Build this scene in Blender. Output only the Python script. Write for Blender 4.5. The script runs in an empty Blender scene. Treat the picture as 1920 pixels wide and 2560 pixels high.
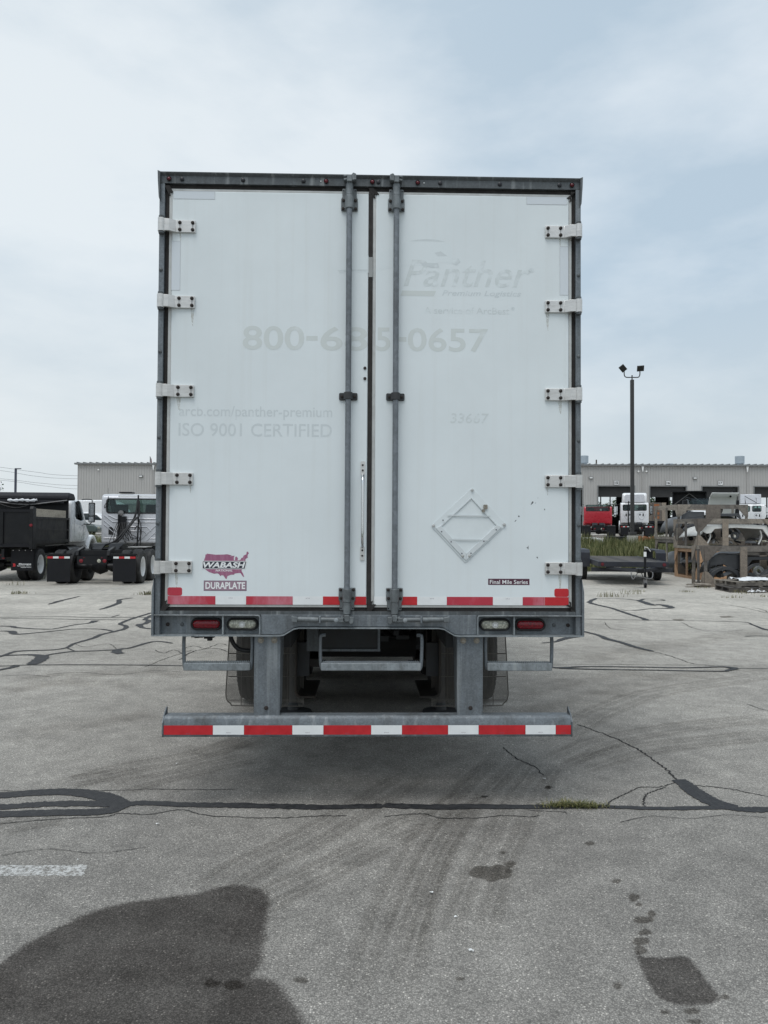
import bpy, bmesh, math, random
import numpy as np
from mathutils import Vector, Matrix
R = math.radians
rnd = random.Random(7)
scene = bpy.context.scene
COL = scene.collection

# ------------------------------------------------------------------ camera
CAM_H, FPX, PITCH, ROLL = 1.65, 1923.0, R(1.3), R(0.3)
_fw = Vector((0, math.cos(PITCH), math.sin(PITCH)))
_r0 = Vector((1, 0, 0)); _u0 = Vector((0, -math.sin(PITCH), math.cos(PITCH)))
_ri = _r0 * math.cos(ROLL) + _u0 * math.sin(ROLL)
_up = _u0 * math.cos(ROLL) - _r0 * math.sin(ROLL)
cd = bpy.data.cameras.new('camera'); cam = bpy.data.objects.new('camera', cd); COL.objects.link(cam)
m = Matrix.Identity(4)
for i in range(3):
    m[i][0] = _ri[i]; m[i][1] = _up[i]; m[i][2] = -_fw[i]
m[2][3] = CAM_H
cam.matrix_world = m
cd.sensor_fit = 'VERTICAL'; cd.sensor_height = 36.0; cd.lens = 36.0 * FPX / 2560.0
cd.clip_start = 0.05; cd.clip_end = 4000
scene.camera = cam

# ------------------------------------------------------------------ sky and sun
SUN_EL, SUN_AZ = R(64), R(205)      # azimuth clockwise from +Y: behind the camera, to the left
world = bpy.data.worlds.new('World'); scene.world = world; world.use_nodes = True
nt = world.node_tree; nt.nodes.clear()
def wn(t, **k):
    n = nt.nodes.new(t)
    for a, b in k.items(): setattr(n, a, b)
    return n
w_out = wn('ShaderNodeOutputWorld'); w_bg = wn('ShaderNodeBackground'); w_bg.inputs['Strength'].default_value = 0.1
sky = wn('ShaderNodeTexSky', sky_type='NISHITA', sun_disc=False, sun_elevation=SUN_EL, sun_rotation=SUN_AZ,
         air_density=1.2, dust_density=2.5, ozone_density=1.2)
tc = wn('ShaderNodeTexCoord')
mp = wn('ShaderNodeMapping'); mp.inputs['Scale'].default_value = (1.0, 1.0, 2.4); mp.inputs['Location'].default_value = (8.1, -3.3, 2.9)
n1 = wn('ShaderNodeTexNoise'); n1.inputs['Scale'].default_value = 1.7; n1.inputs['Detail'].default_value = 7; n1.inputs['Roughness'].default_value = 0.52; n1.inputs['Distortion'].default_value = 0.35
n2 = wn('ShaderNodeTexNoise'); n2.inputs['Scale'].default_value = 5.0; n2.inputs['Detail'].default_value = 6; n2.inputs['Roughness'].default_value = 0.55
addn = wn('ShaderNodeMath', operation='MULTIPLY_ADD'); addn.inputs[1].default_value = 0.50
rampc = wn('ShaderNodeValToRGB')
rampc.color_ramp.elements[0].position = 0.60; rampc.color_ramp.elements[0].color = (5.4, 6.65, 7.75, 1)
rampc.color_ramp.elements[1].position = 0.89; rampc.color_ramp.elements[1].color = (8.3, 9.1, 9.75, 1)
mixs = wn('ShaderNodeMix', data_type='RGBA'); mixs.inputs['Factor'].default_value = 0.86
# haze towards the horizon
sep = wn('ShaderNodeSeparateXYZ')
hz = wn('ShaderNodeMapRange'); hz.inputs['From Min'].default_value = 0.0; hz.inputs['From Max'].default_value = 0.30
hz.inputs['To Min'].default_value = 0.72; hz.inputs['To Max'].default_value = 0.0
mixh = wn('ShaderNodeMix', data_type='RGBA'); mixh.inputs[7].default_value = (6.9, 7.35, 7.45, 1)
L = nt.links.new
L(tc.outputs['Generated'], mp.inputs['Vector']); L(mp.outputs[0], n1.inputs['Vector']); L(mp.outputs[0], n2.inputs['Vector'])
L(n2.outputs['Fac'], addn.inputs[0]); L(n1.outputs['Fac'], addn.inputs[2]); L(addn.outputs[0], rampc.inputs[0])
L(sky.outputs[0], mixs.inputs[6]); L(rampc.outputs[0], mixs.inputs[7])
L(tc.outputs['Generated'], sep.inputs[0]); L(sep.outputs['Z'], hz.inputs['Value'])
L(hz.outputs[0], mixh.inputs['Factor']); L(mixs.outputs[2], mixh.inputs[6])
# the cloud sheet thins out, pale and a little warm, low towards the front left
dt = wn('ShaderNodeVectorMath', operation='DOT_PRODUCT'); dt.inputs[1].default_value = Vector((-0.55, 0.80, 0.16)).normalized()
dr_ = wn('ShaderNodeMapRange', interpolation_type='SMOOTHSTEP'); dr_.inputs['From Min'].default_value = 0.60; dr_.inputs['From Max'].default_value = 1.0; dr_.inputs['To Max'].default_value = 0.55
mixw = wn('ShaderNodeMix', data_type='RGBA'); mixw.inputs[7].default_value = (8.35, 8.85, 9.05, 1); dn = wn('ShaderNodeMath', operation='MULTIPLY')
L(tc.outputs['Generated'], dt.inputs[0]); L(dt.outputs['Value'], dr_.inputs['Value']); L(dr_.outputs[0], dn.inputs[0]); L(addn.outputs[0], dn.inputs[1])
L(dn.outputs[0], mixw.inputs['Factor']); L(mixh.outputs[2], mixw.inputs[6]); L(mixw.outputs[2], w_bg.inputs['Color']); L(w_bg.outputs[0], w_out.inputs['Surface'])

sd = bpy.data.lights.new('sun', 'SUN'); sd.energy = 1.45; sd.angle = R(32); sd.color = (1.0, 0.98, 0.955)
sun = bpy.data.objects.new('sun', sd); COL.objects.link(sun)
_sd = Vector((math.sin(SUN_AZ) * math.cos(SUN_EL), math.cos(SUN_AZ) * math.cos(SUN_EL), math.sin(SUN_EL)))
sun.rotation_euler = _sd.to_track_quat('Z', 'Y').to_euler(); sun.location = _sd * 50
vs = scene.view_settings
vs.view_transform = 'Standard'; vs.look = 'None'; vs.exposure = 0.0; vs.gamma = 1.0; vs.use_curve_mapping = False

# ------------------------------------------------------------------ helpers
class MB:
    def __init__(s): s.v = []; s.f = []; s.uv = None
    def add(s, vs_, fs_):
        o = len(s.v); s.v += [tuple(p) for p in vs_]; s.f += [tuple(i + o for i in f) for f in fs_]; return s
    def bx(s, x0, x1, y0, y1, z0, z1):
        return s.add([(x0,y0,z0),(x1,y0,z0),(x1,y1,z0),(x0,y1,z0),(x0,y0,z1),(x1,y0,z1),(x1,y1,z1),(x0,y1,z1)],
                     [(0,3,2,1),(4,5,6,7),(0,1,5,4),(1,2,6,5),(2,3,7,6),(3,0,4,7)])
    def prism(s, poly, axis, a, b):
        """extrude a 2-D outline along axis: x -> (y,z), y -> (x,z), z -> (x,y)"""
        mk = {'x': lambda p, t: (t, p[0], p[1]), 'y': lambda p, t: (p[0], t, p[1]), 'z': lambda p, t: (p[0], p[1], t)}[axis]
        n = len(poly)
        return s.add([mk(p, a) for p in poly] + [mk(p, b) for p in poly],
                     [tuple(range(n)), tuple(range(2*n-1, n-1, -1))] + [(i, (i+1) % n, (i+1) % n + n, i + n) for i in range(n)])
    def cyl(s, p0, p1, r0, r1=None, n=14):
        if r1 is None: r1 = r0
        p0, p1 = Vector(p0), Vector(p1); d = (p1 - p0).normalized()
        a = d.orthogonal().normalized(); b = d.cross(a)
        A = [p0 + (a*math.cos(t) + b*math.sin(t))*r0 for t in [2*math.pi*i/n for i in range(n)]]
        B = [p1 + (a*math.cos(t) + b*math.sin(t))*r1 for t in [2*math.pi*i/n for i in range(n)]]
        return s.add(A + B, [tuple(range(n-1, -1, -1)), tuple(range(n, 2*n))] + [(i, (i+1) % n, (i+1) % n + n, i + n) for i in range(n)])
    def tube(s, pts, r, n=8, closed=False):
        pts = [Vector(p) for p in pts]; rings = []; N = len(pts); a = None
        for i, p in enumerate(pts):
            if closed: d = pts[(i+1) % N] - pts[i-1]
            else: d = pts[min(i+1, N-1)] - pts[max(i-1, 0)]
            d.normalize()
            if a is None: a = d.orthogonal().normalized()
            else:
                a = a - d * a.dot(d)
                a = a.normalized() if a.length > 1e-6 else d.orthogonal().normalized()
            b = d.cross(a)
            rr = r[i] if isinstance(r, (list, tuple)) else r
            rings.append([p + (a*math.cos(2*math.pi*k/n) + b*math.sin(2*math.pi*k/n))*rr for k in range(n)])
        vs_ = [q for rg in rings for q in rg]; fs_ = []
        for i in range(N if closed else N-1):
            j = (i+1) % N
            fs_ += [(i*n+k, i*n+(k+1) % n, j*n+(k+1) % n, j*n+k) for k in range(n)]
        if not closed: fs_ += [tuple(range(n-1, -1, -1)), tuple((N-1)*n + k for k in range(n))]
        return s.add(vs_, fs_)
    def lathe(s, prof, c, axis='x', n=32, close=True):
        """prof: list of (h along axis, radius)"""
        c = Vector(c); ax = {'x': Vector((1,0,0)), 'y': Vector((0,1,0)), 'z': Vector((0,0,1))}[axis]
        a = {'x': Vector((0,1,0)), 'y': Vector((0,0,1)), 'z': Vector((1,0,0))}[axis]; b = ax.cross(a)
        vs_ = []; fs_ = []; k = len(prof)
        for i in range(n):
            t = 2*math.pi*i/n; d = a*math.cos(t) + b*math.sin(t)
            vs_ += [c + ax*h + d*r for h, r in prof]
        for i in range(n):
            j = (i+1) % n
            fs_ += [(i*k+q, j*k+q, j*k+q+1, i*k+q+1) for q in range(k-1)]
            if close: fs_.append((i*k+k-1, j*k+k-1, j*k, i*k))
        return s.add(vs_, fs_)
    def grid(s, rows):
        """loft of equal-length rows"""
        n = len(rows[0]); vs_ = [p for r in rows for p in r]; fs_ = []
        for i in range(len(rows)-1):
            fs_ += [(i*n+j, i*n+j+1, (i+1)*n+j+1, (i+1)*n+j) for j in range(n-1)]
        return s.add(vs_, fs_)
    def mesh(s, name, recalc=True, smooth=None):
        me = bpy.data.meshes.new(name); me.from_pydata(s.v, [], s.f); me.update()
        if recalc:
            bm = bmesh.new(); bm.from_mesh(me); bmesh.ops.recalc_face_normals(bm, faces=bm.faces); bm.to_mesh(me); bm.free()
        if smooth is not None:
            me.shade_smooth(); me.set_sharp_from_angle(angle=R(smooth))
        return me
    def build(s, name, mat, parent=None, bevel=0, smooth=None, seg=2, recalc=True, loc=None, solid=0):
        me = s.mesh(name, recalc, smooth); me.materials.append(mat)
        o = link(name, me, parent)
        if solid:
            q = o.modifiers.new('solidify', 'SOLIDIFY'); q.thickness = solid; q.offset = 0
        if bevel:
            b = o.modifiers.new('bevel', 'BEVEL'); b.width = bevel; b.segments = seg; b.limit_method = 'ANGLE'; b.angle_limit = R(35)
            b.harden_normals = False
            if smooth is None:
                me.shade_smooth(); me.set_sharp_from_angle(angle=R(30))
        if loc: o.location = loc
        return o
def link(name, me, parent=None, loc=None, rot=None):
    o = bpy.data.objects.new(name, me); COL.objects.link(o)
    if parent is not None: o.parent = parent
    if loc: o.location = loc
    if rot: o.rotation_euler = rot
    return o
def thing(name, label, cat, loc=(0,0,0), rz=0, group=None):
    o = bpy.data.objects.new(name, None); COL.objects.link(o); o.empty_display_size = 0.2
    o.location = loc; o.rotation_euler = (0, 0, rz); o['label'] = label; o['category'] = cat
    if group: o['group'] = group
    return o
def tag(o, label, cat, group=None):
    o['label'] = label; o['category'] = cat
    if group: o['group'] = group
    return o
def struct(o): o['kind'] = 'structure'; return o
def stuff(o): o['kind'] = 'stuff'; return o
def copy_tree(o, parent=None):
    c = o.copy(); COL.objects.link(c); c.parent = parent
    for ch in list(o.children): copy_tree(ch, c)
    return c
def rrect(x0, x1, z0, z1, r, n=5):
    pts = []
    for cx, cz, a0 in ((x1-r, z1-r, 0), (x0+r, z1-r, 90), (x0+r, z0+r, 180), (x1-r, z0+r, 270)):
        for k in range(n+1):
            a = R(a0 + 90*k/n); pts.append((cx + r*math.cos(a), cz + r*math.sin(a)))
    return pts
def boolean_cut(o, cutters):
    for c in cutters:
        b = o.modifiers.new('cut', 'BOOLEAN'); b.operation = 'DIFFERENCE'; b.solver = 'EXACT'; b.object = c
    dg = bpy.context.evaluated_depsgraph_get(); dg.update()
    me = bpy.data.meshes.new_from_object(o.evaluated_get(dg), depsgraph=dg)
    o.modifiers.clear(); old = o.data; o.data = me; me.name = o.name
    for c in cutters:
        d = c.data; bpy.data.objects.remove(c); bpy.data.meshes.remove(d)
    if old.users == 0: bpy.data.meshes.remove(old)
    me.shade_smooth(); me.set_sharp_from_angle(angle=R(32))
    return o
def smoothpath(pts, k=4):
    P = [Vector(p) for p in pts]
    if len(P) < 3: return P
    out = []
    for i in range(len(P)-1):
        p0 = P[max(i-1, 0)]; p1 = P[i]; p2 = P[i+1]; p3 = P[min(i+2, len(P)-1)]
        for q in range(k):
            t = q/k
            out.append(0.5*((2*p1) + (p2-p0)*t + (2*p0-5*p1+4*p2-p3)*t*t + (3*p1-p0-3*p2+p3)*t**3))
    out.append(P[-1]); return out

# a pixel of the photograph gives a direction; the ground gives the distance
def ray(px, py): return _fw*FPX + _ri*(px-960) - _up*(py-1280)
def gp(px, py, z=0.0):
    d = ray(px, py); k = (z - CAM_H)/d.z; return Vector((d.x*k, d.y*k, z))

# ------------------------------------------------------------------ materials
def new_mat(name):
    mt = bpy.data.materials.new(name); mt.use_nodes = True; t = mt.node_tree
    return mt, t, t.nodes['Principled BSDF']
def N(t, kind, **k):
    n = t.nodes.new(kind)
    for a, b in k.items():
        if a.startswith('i_'):
            key = a[2:]
            n.inputs[int(key) if key.isdigit() else key.replace('_', ' ')].default_value = b
        else: setattr(n, a, b)
    return n
def ramp(t, stops):
    n = t.nodes.new('ShaderNodeValToRGB'); e = n.color_ramp.elements
    while len(e) < len(stops): e.new(0.5)
    for q, (p, c) in zip(e, stops):
        q.position = p; q.color = c if len(c) == 4 else (*c, 1)
    return n
def coords(t, scale=(1,1,1), vary=True):
    tcn = N(t, 'ShaderNodeTexCoord'); mpn = N(t, 'ShaderNodeMapping'); mpn.inputs['Scale'].default_value = scale
    t.links.new(tcn.outputs['Object'], mpn.inputs['Vector'])
    if vary:
        oi = N(t, 'ShaderNodeObjectInfo'); vm = N(t, 'ShaderNodeVectorMath', operation='SCALE'); vm.inputs[0].default_value = (13.0, 7.0, 9.0)
        t.links.new(oi.outputs['Random'], vm.inputs['Scale']); t.links.new(vm.outputs[0], mpn.inputs['Location'])
    return mpn.outputs[0]
def paint(name, col, rough=0.5, metal=0.0, var=0.12, scale=6.0, dirt=None, dirt_amt=0.3, dscale=3.0, bump=0.0, bscale=60, coat=0.0, stretch=(1,1,1), spec=0.5):
    mt, t, b = new_mat(name); v = coords(t, stretch)
    n = N(t, 'ShaderNodeTexNoise', i_Scale=scale, i_Detail=6.0, i_Roughness=0.6); t.links.new(v, n.inputs['Vector'])
    lo = tuple(c*(1-var) for c in col); hi = tuple(min(1, c*(1+var)) for c in col)
    rp = ramp(t, [(0.3, lo), (0.7, hi)]); t.links.new(n.outputs['Fac'], rp.inputs[0]); out = rp.outputs[0]
    if dirt:
        n3 = N(t, 'ShaderNodeTexNoise', i_Scale=dscale, i_Detail=9.0, i_Roughness=0.68); t.links.new(v, n3.inputs['Vector'])
        r3 = ramp(t, [(0.47, (0,0,0)), (0.72, (dirt_amt,)*3)]); t.links.new(n3.outputs['Fac'], r3.inputs[0])
        mx = N(t, 'ShaderNodeMix', data_type='RGBA'); t.links.new(r3.outputs[0], mx.inputs['Factor']); t.links.new(out, mx.inputs[6])
        mx.inputs[7].default_value = (*dirt, 1); out = mx.outputs[2]
    t.links.new(out, b.inputs['Base Color'])
    rr = ramp(t, [(0.3, (max(0, rough-.08),)*3), (0.7, (min(1, rough+.1),)*3)]); t.links.new(n.outputs['Fac'], rr.inputs[0]); t.links.new(rr.outputs[0], b.inputs['Roughness'])
    b.inputs['Metallic'].default_value = metal; b.inputs['Coat Weight'].default_value = coat; b.inputs['Specular IOR Level'].default_value = spec
    if bump:
        nb = N(t, 'ShaderNodeTexNoise', i_Scale=bscale, i_Detail=5.0); t.links.new(v, nb.inputs['Vector'])
        bp = N(t, 'ShaderNodeBump', i_Strength=bump, i_Distance=0.01); t.links.new(nb.outputs['Fac'], bp.inputs['Height']); t.links.new(bp.outputs[0], b.inputs['Normal'])
    return mt
def galv(name, col, spangle=70, grime=0.45, rough=0.5, streak=True):
    mt, t, b = new_mat(name); v = coords(t)
    vo = N(t, 'ShaderNodeTexVoronoi', i_Scale=spangle); t.links.new(v, vo.inputs['Vector'])
    n = N(t, 'ShaderNodeTexNoise', i_Scale=9.0, i_Detail=8.0, i_Roughness=0.65); t.links.new(v, n.inputs['Vector'])
    lo = tuple(c*0.86 for c in col); hi = tuple(c*1.15 for c in col)
    r1 = ramp(t, [(0.0, lo), (1.0, hi)]); sp = N(t, 'ShaderNodeSeparateColor'); t.links.new(vo.outputs['Color'], sp.inputs[0]); t.links.new(sp.outputs[0], r1.inputs[0])
    r2 = ramp(t, [(0.40, (grime,)*3), (0.62, (0,0,0))]); t.links.new(n.outputs['Fac'], r2.inputs[0])
    mx = N(t, 'ShaderNodeMix', data_type='RGBA'); t.links.new(r2.outputs[0], mx.inputs['Factor']); t.links.new(r1.outputs[0], mx.inputs[6]); mx.inputs[7].default_value = (0.055, 0.06, 0.062, 1)
    out = mx.outputs[2]
    if streak:                         # white zinc runs down the faces
        v2 = coords(t, (26, 26, 0.9)); n4 = N(t, 'ShaderNodeTexNoise', i_Scale=1.0, i_Detail=3.0); t.links.new(v2, n4.inputs['Vector'])
        r4 = ramp(t, [(0.58, (0,0,0)), (0.74, (0.5,)*3)]); t.links.new(n4.outputs['Fac'], r4.inputs[0])
        m2 = N(t, 'ShaderNodeMix', data_type='RGBA'); t.links.new(r4.outputs[0], m2.inputs['Factor']); t.links.new(out, m2.inputs[6]); m2.inputs[7].default_value = (0.42, 0.44, 0.44, 1); out = m2.outputs[2]
    v5 = coords(t, (9, 9, 0.8)); n5 = N(t, 'ShaderNodeTexNoise', i_Scale=1.0, i_Detail=7.0, i_Roughness=0.7); t.links.new(v5, n5.inputs['Vector']); r5 = ramp(t, [(0.50, (0,0,0)), (0.72, (0.6,)*3)]); t.links.new(n5.outputs['Fac'], r5.inputs[0])
    m5 = N(t, 'ShaderNodeMix', data_type='RGBA'); t.links.new(r5.outputs[0], m5.inputs['Factor']); t.links.new(out, m5.inputs[6]); m5.inputs[7].default_value = (0.05, 0.048, 0.042, 1); out = m5.outputs[2]      # road film
    t.links.new(out, b.inputs['Base Color']); b.inputs['Metallic'].default_value = 0.35
    rr = ramp(t, [(0.3, (rough-.1,)*3), (0.7, (rough+.15,)*3)]); t.links.new(n.outputs['Fac'], rr.inputs[0]); t.links.new(rr.outputs[0], b.inputs['Roughness'])
    bp = N(t, 'ShaderNodeBump', i_Strength=0.25, i_Distance=0.002); t.links.new(n.outputs['Fac'], bp.inputs['Height']); t.links.new(bp.outputs[0], b.inputs['Normal'])
    return mt
def glass(name, col=(0.03,0.04,0.045), rough=0.06):
    mt, t, b = new_mat(name); b.inputs['Base Color'].default_value = (*col, 1); b.inputs['Roughness'].default_value = rough; b.inputs['Specular IOR Level'].default_value = 0.6
    return mt
def clear_glass(name, tint=(0.75,0.82,0.8)):
    mt, t, b = new_mat(name); t.nodes.remove(b)
    tr = N(t, 'ShaderNodeBsdfTransparent'); tr.inputs[0].default_value = (*tint, 1); gl = N(t, 'ShaderNodeBsdfGlossy', i_Roughness=0.05); gl.inputs[0].default_value = (.9,.95,1,1)
    fr = N(t, 'ShaderNodeFresnel', i_IOR=1.45); ms = N(t, 'ShaderNodeMixShader'); o = t.nodes['Material Output']
    t.links.new(fr.outputs[0], ms.inputs[0]); t.links.new(tr.outputs[0], ms.inputs[1]); t.links.new(gl.outputs[0], ms.inputs[2]); t.links.new(ms.outputs[0], o.inputs[0])
    return mt
def emit_free_lens(name, col, scale=120):
    mt, t, b = new_mat(name); v = coords(t); vo = N(t, 'ShaderNodeTexVoronoi', i_Scale=scale); t.links.new(v, vo.inputs['Vector'])
    r1 = ramp(t, [(0.0, tuple(c*1.5 for c in col)), (0.7, tuple(c*0.6 for c in col))]); t.links.new(vo.outputs['Distance'], r1.inputs[0]); t.links.new(r1.outputs[0], b.inputs['Base Color'])
    b.inputs['Roughness'].default_value = 0.22
    bp = N(t, 'ShaderNodeBump', i_Strength=0.3, i_Distance=0.002); t.links.new(vo.outputs['Distance'], bp.inputs['Height']); t.links.new(bp.outputs[0], b.inputs['Normal'])
    return mt
def asphalt(name, tone=1.0, warm=0.0, far_pale=False):
    mt, t, b = new_mat(name); v = coords(t, vary=False)
    vo = N(t, 'ShaderNodeTexVoronoi', i_Scale=165.0, i_Randomness=1.0); t.links.new(v, vo.inputs['Vector'])
    sp = N(t, 'ShaderNodeSeparateColor'); t.links.new(vo.outputs['Color'], sp.inputs[0])
    st = ramp(t, [(0.0, (0.108,0.106,0.101)), (0.35, (0.140,0.137,0.131)), (0.75, (0.178,0.174,0.166)), (0.975, (0.205,0.200,0.190)), (0.99, (0.34,0.33,0.31))]); t.links.new(sp.outputs[0], st.inputs[0])
    gap = ramp(t, [(0.30, (1,1,1)), (0.62, (0.62,)*3)]); t.links.new(vo.outputs['Distance'], gap.inputs[0])
    mg = N(t, 'ShaderNodeMix', data_type='RGBA', blend_type='MULTIPLY'); mg.inputs['Factor'].default_value = 1.0; t.links.new(st.outputs[0], mg.inputs[6]); t.links.new(gap.outputs[0], mg.inputs[7])
    nf = N(t, 'ShaderNodeTexNoise', i_Scale=260.0, i_Detail=4.0); t.links.new(v, nf.inputs['Vector'])
    rf = ramp(t, [(0.3, (0.8,)*3), (0.7, (1.2,)*3)]); t.links.new(nf.outputs['Fac'], rf.inputs[0])
    m2 = N(t, 'ShaderNodeMix', data_type='RGBA', blend_type='MULTIPLY'); m2.inputs['Factor'].default_value = 1.0; t.links.new(mg.outputs[2], m2.inputs[6]); t.links.new(rf.outputs[0], m2.inputs[7])
    nl = N(t, 'ShaderNodeTexNoise', i_Scale=0.45, i_Detail=7.0, i_Roughness=0.62); t.links.new(v, nl.inputs['Vector'])
    rl = ramp(t, [(0.3, (0.86*tone, 0.83*tone, 0.792*tone)), (0.7, ((1.38+warm)*tone, (1.34+warm*.8)*tone, (1.28+warm*.4)*tone))]); t.links.new(nl.outputs['Fac'], rl.inputs[0])
    m3 = N(t, 'ShaderNodeMix', data_type='RGBA', blend_type='MULTIPLY'); m3.inputs['Factor'].default_value = 1.0; t.links.new(m2.outputs[2], m3.inputs[6]); t.links.new(rl.outputs[0], m3.inputs[7])
    # worn mid-size mottling
    nm = N(t, 'ShaderNodeTexNoise', i_Scale=5.0, i_Detail=6.0, i_Roughness=0.6); t.links.new(v, nm.inputs['Vector'])
    rm = ramp(t, [(0.3, (0.82,)*3), (0.7, (1.18,)*3)]); t.links.new(nm.outputs['Fac'], rm.inputs[0])
    m4 = N(t, 'ShaderNodeMix', data_type='RGBA', blend_type='MULTIPLY'); m4.inputs['Factor'].default_value = 1.0; t.links.new(m3.outputs[2], m4.inputs[6]); t.links.new(rm.outputs[0], m4.inputs[7])
    out = m4.outputs[2]
    if far_pale:                         # the lot turns paler and a touch warmer with distance
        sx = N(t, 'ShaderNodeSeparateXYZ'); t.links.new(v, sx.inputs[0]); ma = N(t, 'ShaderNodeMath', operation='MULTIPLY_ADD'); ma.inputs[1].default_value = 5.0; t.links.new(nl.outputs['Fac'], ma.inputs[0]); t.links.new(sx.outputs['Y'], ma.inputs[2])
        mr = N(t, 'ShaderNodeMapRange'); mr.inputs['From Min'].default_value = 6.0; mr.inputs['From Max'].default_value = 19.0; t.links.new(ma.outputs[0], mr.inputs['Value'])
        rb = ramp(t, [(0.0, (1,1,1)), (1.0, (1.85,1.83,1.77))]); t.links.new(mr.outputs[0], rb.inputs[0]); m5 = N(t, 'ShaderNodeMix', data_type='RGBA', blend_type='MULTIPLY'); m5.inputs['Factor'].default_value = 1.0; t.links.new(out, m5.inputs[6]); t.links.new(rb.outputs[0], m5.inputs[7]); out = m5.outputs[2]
    t.links.new(out, b.inputs['Base Color']); b.inputs['Roughness'].default_value = 0.85; b.inputs['Specular IOR Level'].default_value = 0.4
    bp = N(t, 'ShaderNodeBump', i_Strength=0.40, i_Distance=0.005); bp.invert = True; t.links.new(vo.outputs['Distance'], bp.inputs['Height']); t.links.new(bp.outputs[0], b.inputs['Normal'])
    return mt
def film(name, tint, nscale=14.0, lo=0.35, hi=0.6, uvfade=False, vstripe=0.0, edge=False):
    """a thin film on the paving: what it soaks up or rubs off darkens the stone beneath"""
    mt, t, b = new_mat(name); t.nodes.remove(b); tr = N(t, 'ShaderNodeBsdfTransparent'); o = t.nodes['Material Output']
    v = coords(t, vary=False); n = N(t, 'ShaderNodeTexNoise', i_Scale=nscale, i_Detail=8.0, i_Roughness=0.65); t.links.new(v, n.inputs['Vector'])
    mask = ramp(t, [(lo, (0,0,0)), (hi, (1,1,1))]); t.links.new(n.outputs['Fac'], mask.inputs[0]); out = mask.outputs[0]
    if uvfade:
        uv = N(t, 'ShaderNodeUVMap'); s2 = N(t, 'ShaderNodeSeparateXYZ'); t.links.new(uv.outputs[0], s2.inputs[0])
        pr = ramp(t, [(0.0, (0,0,0)), (0.10, (.75,)*3), (0.20, (.9,)*3), (0.25, (.12,)*3), (0.30, (.7,)*3), (0.42, (.55,)*3), (0.47, (.08,)*3), (0.53, (.08,)*3), (0.58, (.6,)*3), (0.70, (.8,)*3), (0.75, (.12,)*3), (0.80, (.9,)*3), (0.90, (.7,)*3), (1.0, (0,0,0))] if vstripe else [(0.0, (0,0,0)), (0.35, (1,1,1)), (0.65, (1,1,1)), (1.0, (0,0,0))])
        t.links.new(s2.outputs['X'], pr.inputs[0])
        mu = N(t, 'ShaderNodeMath', operation='MULTIPLY'); t.links.new(out, mu.inputs[0]); t.links.new(pr.outputs[0], mu.inputs[1])
        ve = ramp(t, [(0.0, (0,0,0)), (0.12, (1,1,1)), (0.88, (1,1,1)), (1.0, (0,0,0))]); t.links.new(s2.outputs['Y'], ve.inputs[0])
        mu2 = N(t, 'ShaderNodeMath', operation='MULTIPLY'); t.links.new(mu.outputs[0], mu2.inputs[0]); t.links.new(ve.outputs[0], mu2.inputs[1]); out = mu2.outputs[0]
        if vstripe:                    # tread blocks
            ar = N(t, 'ShaderNodeAttribute', attribute_name='run'); sk = N(t, 'ShaderNodeMath', operation='MULTIPLY_ADD'); sk.inputs[1].default_value = 1.2; t.links.new(s2.outputs['X'], sk.inputs[0]); sc0 = N(t, 'ShaderNodeMath', operation='MULTIPLY'); sc0.inputs[1].default_value = 170.0; t.links.new(ar.outputs['Fac'], sc0.inputs[0]); t.links.new(sc0.outputs[0], sk.inputs[2])
            sn = N(t, 'ShaderNodeMath', operation='SINE'); t.links.new(sk.outputs[0], sn.inputs[0]); rs = ramp(t, [(0.0, (.72,)*3), (0.6, (1,1,1))]); t.links.new(sn.outputs[0], rs.inputs[0]); mu4 = N(t, 'ShaderNodeMath', operation='MULTIPLY'); t.links.new(out, mu4.inputs[0]); t.links.new(rs.outputs[0], mu4.inputs[1]); out = mu4.outputs[0]
    if edge:                           # soaks in raggedly at its rim
        at_ = N(t, 'ShaderNodeAttribute', attribute_name='rim'); ne = N(t, 'ShaderNodeTexNoise', i_Scale=90.0, i_Detail=6.0); t.links.new(v, ne.inputs['Vector'])
        ad = N(t, 'ShaderNodeMath', operation='ADD'); t.links.new(at_.outputs['Fac'], ad.inputs[0]); t.links.new(ne.outputs['Fac'], ad.inputs[1]); er_ = ramp(t, [(0.52, (0,0,0)), (0.88, (1,1,1))]); dv = N(t, 'ShaderNodeMath', operation='MULTIPLY'); dv.inputs[1].default_value = 0.72; t.links.new(ad.outputs[0], dv.inputs[0]); t.links.new(dv.outputs[0], er_.inputs[0])
        sc = N(t, 'ShaderNodeMath', operation='MULTIPLY_ADD'); sc.inputs[1].default_value = 0.35; sc.inputs[2].default_value = 0.65; t.links.new(out, sc.inputs[0]); mu3 = N(t, 'ShaderNodeMath', operation='MULTIPLY'); t.links.new(sc.outputs[0], mu3.inputs[0]); t.links.new(er_.outputs[0], mu3.inputs[1]); out = mu3.outputs[0]
    mx = N(t, 'ShaderNodeMix', data_type='RGBA'); mx.inputs[6].default_value = (1,1,1,1); mx.inputs[7].default_value = (*tint, 1)
    t.links.new(out, mx.inputs['Factor']); t.links.new(mx.outputs[2], tr.inputs[0]); t.links.new(tr.outputs[0], o.inputs[0])
    return mt
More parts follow.
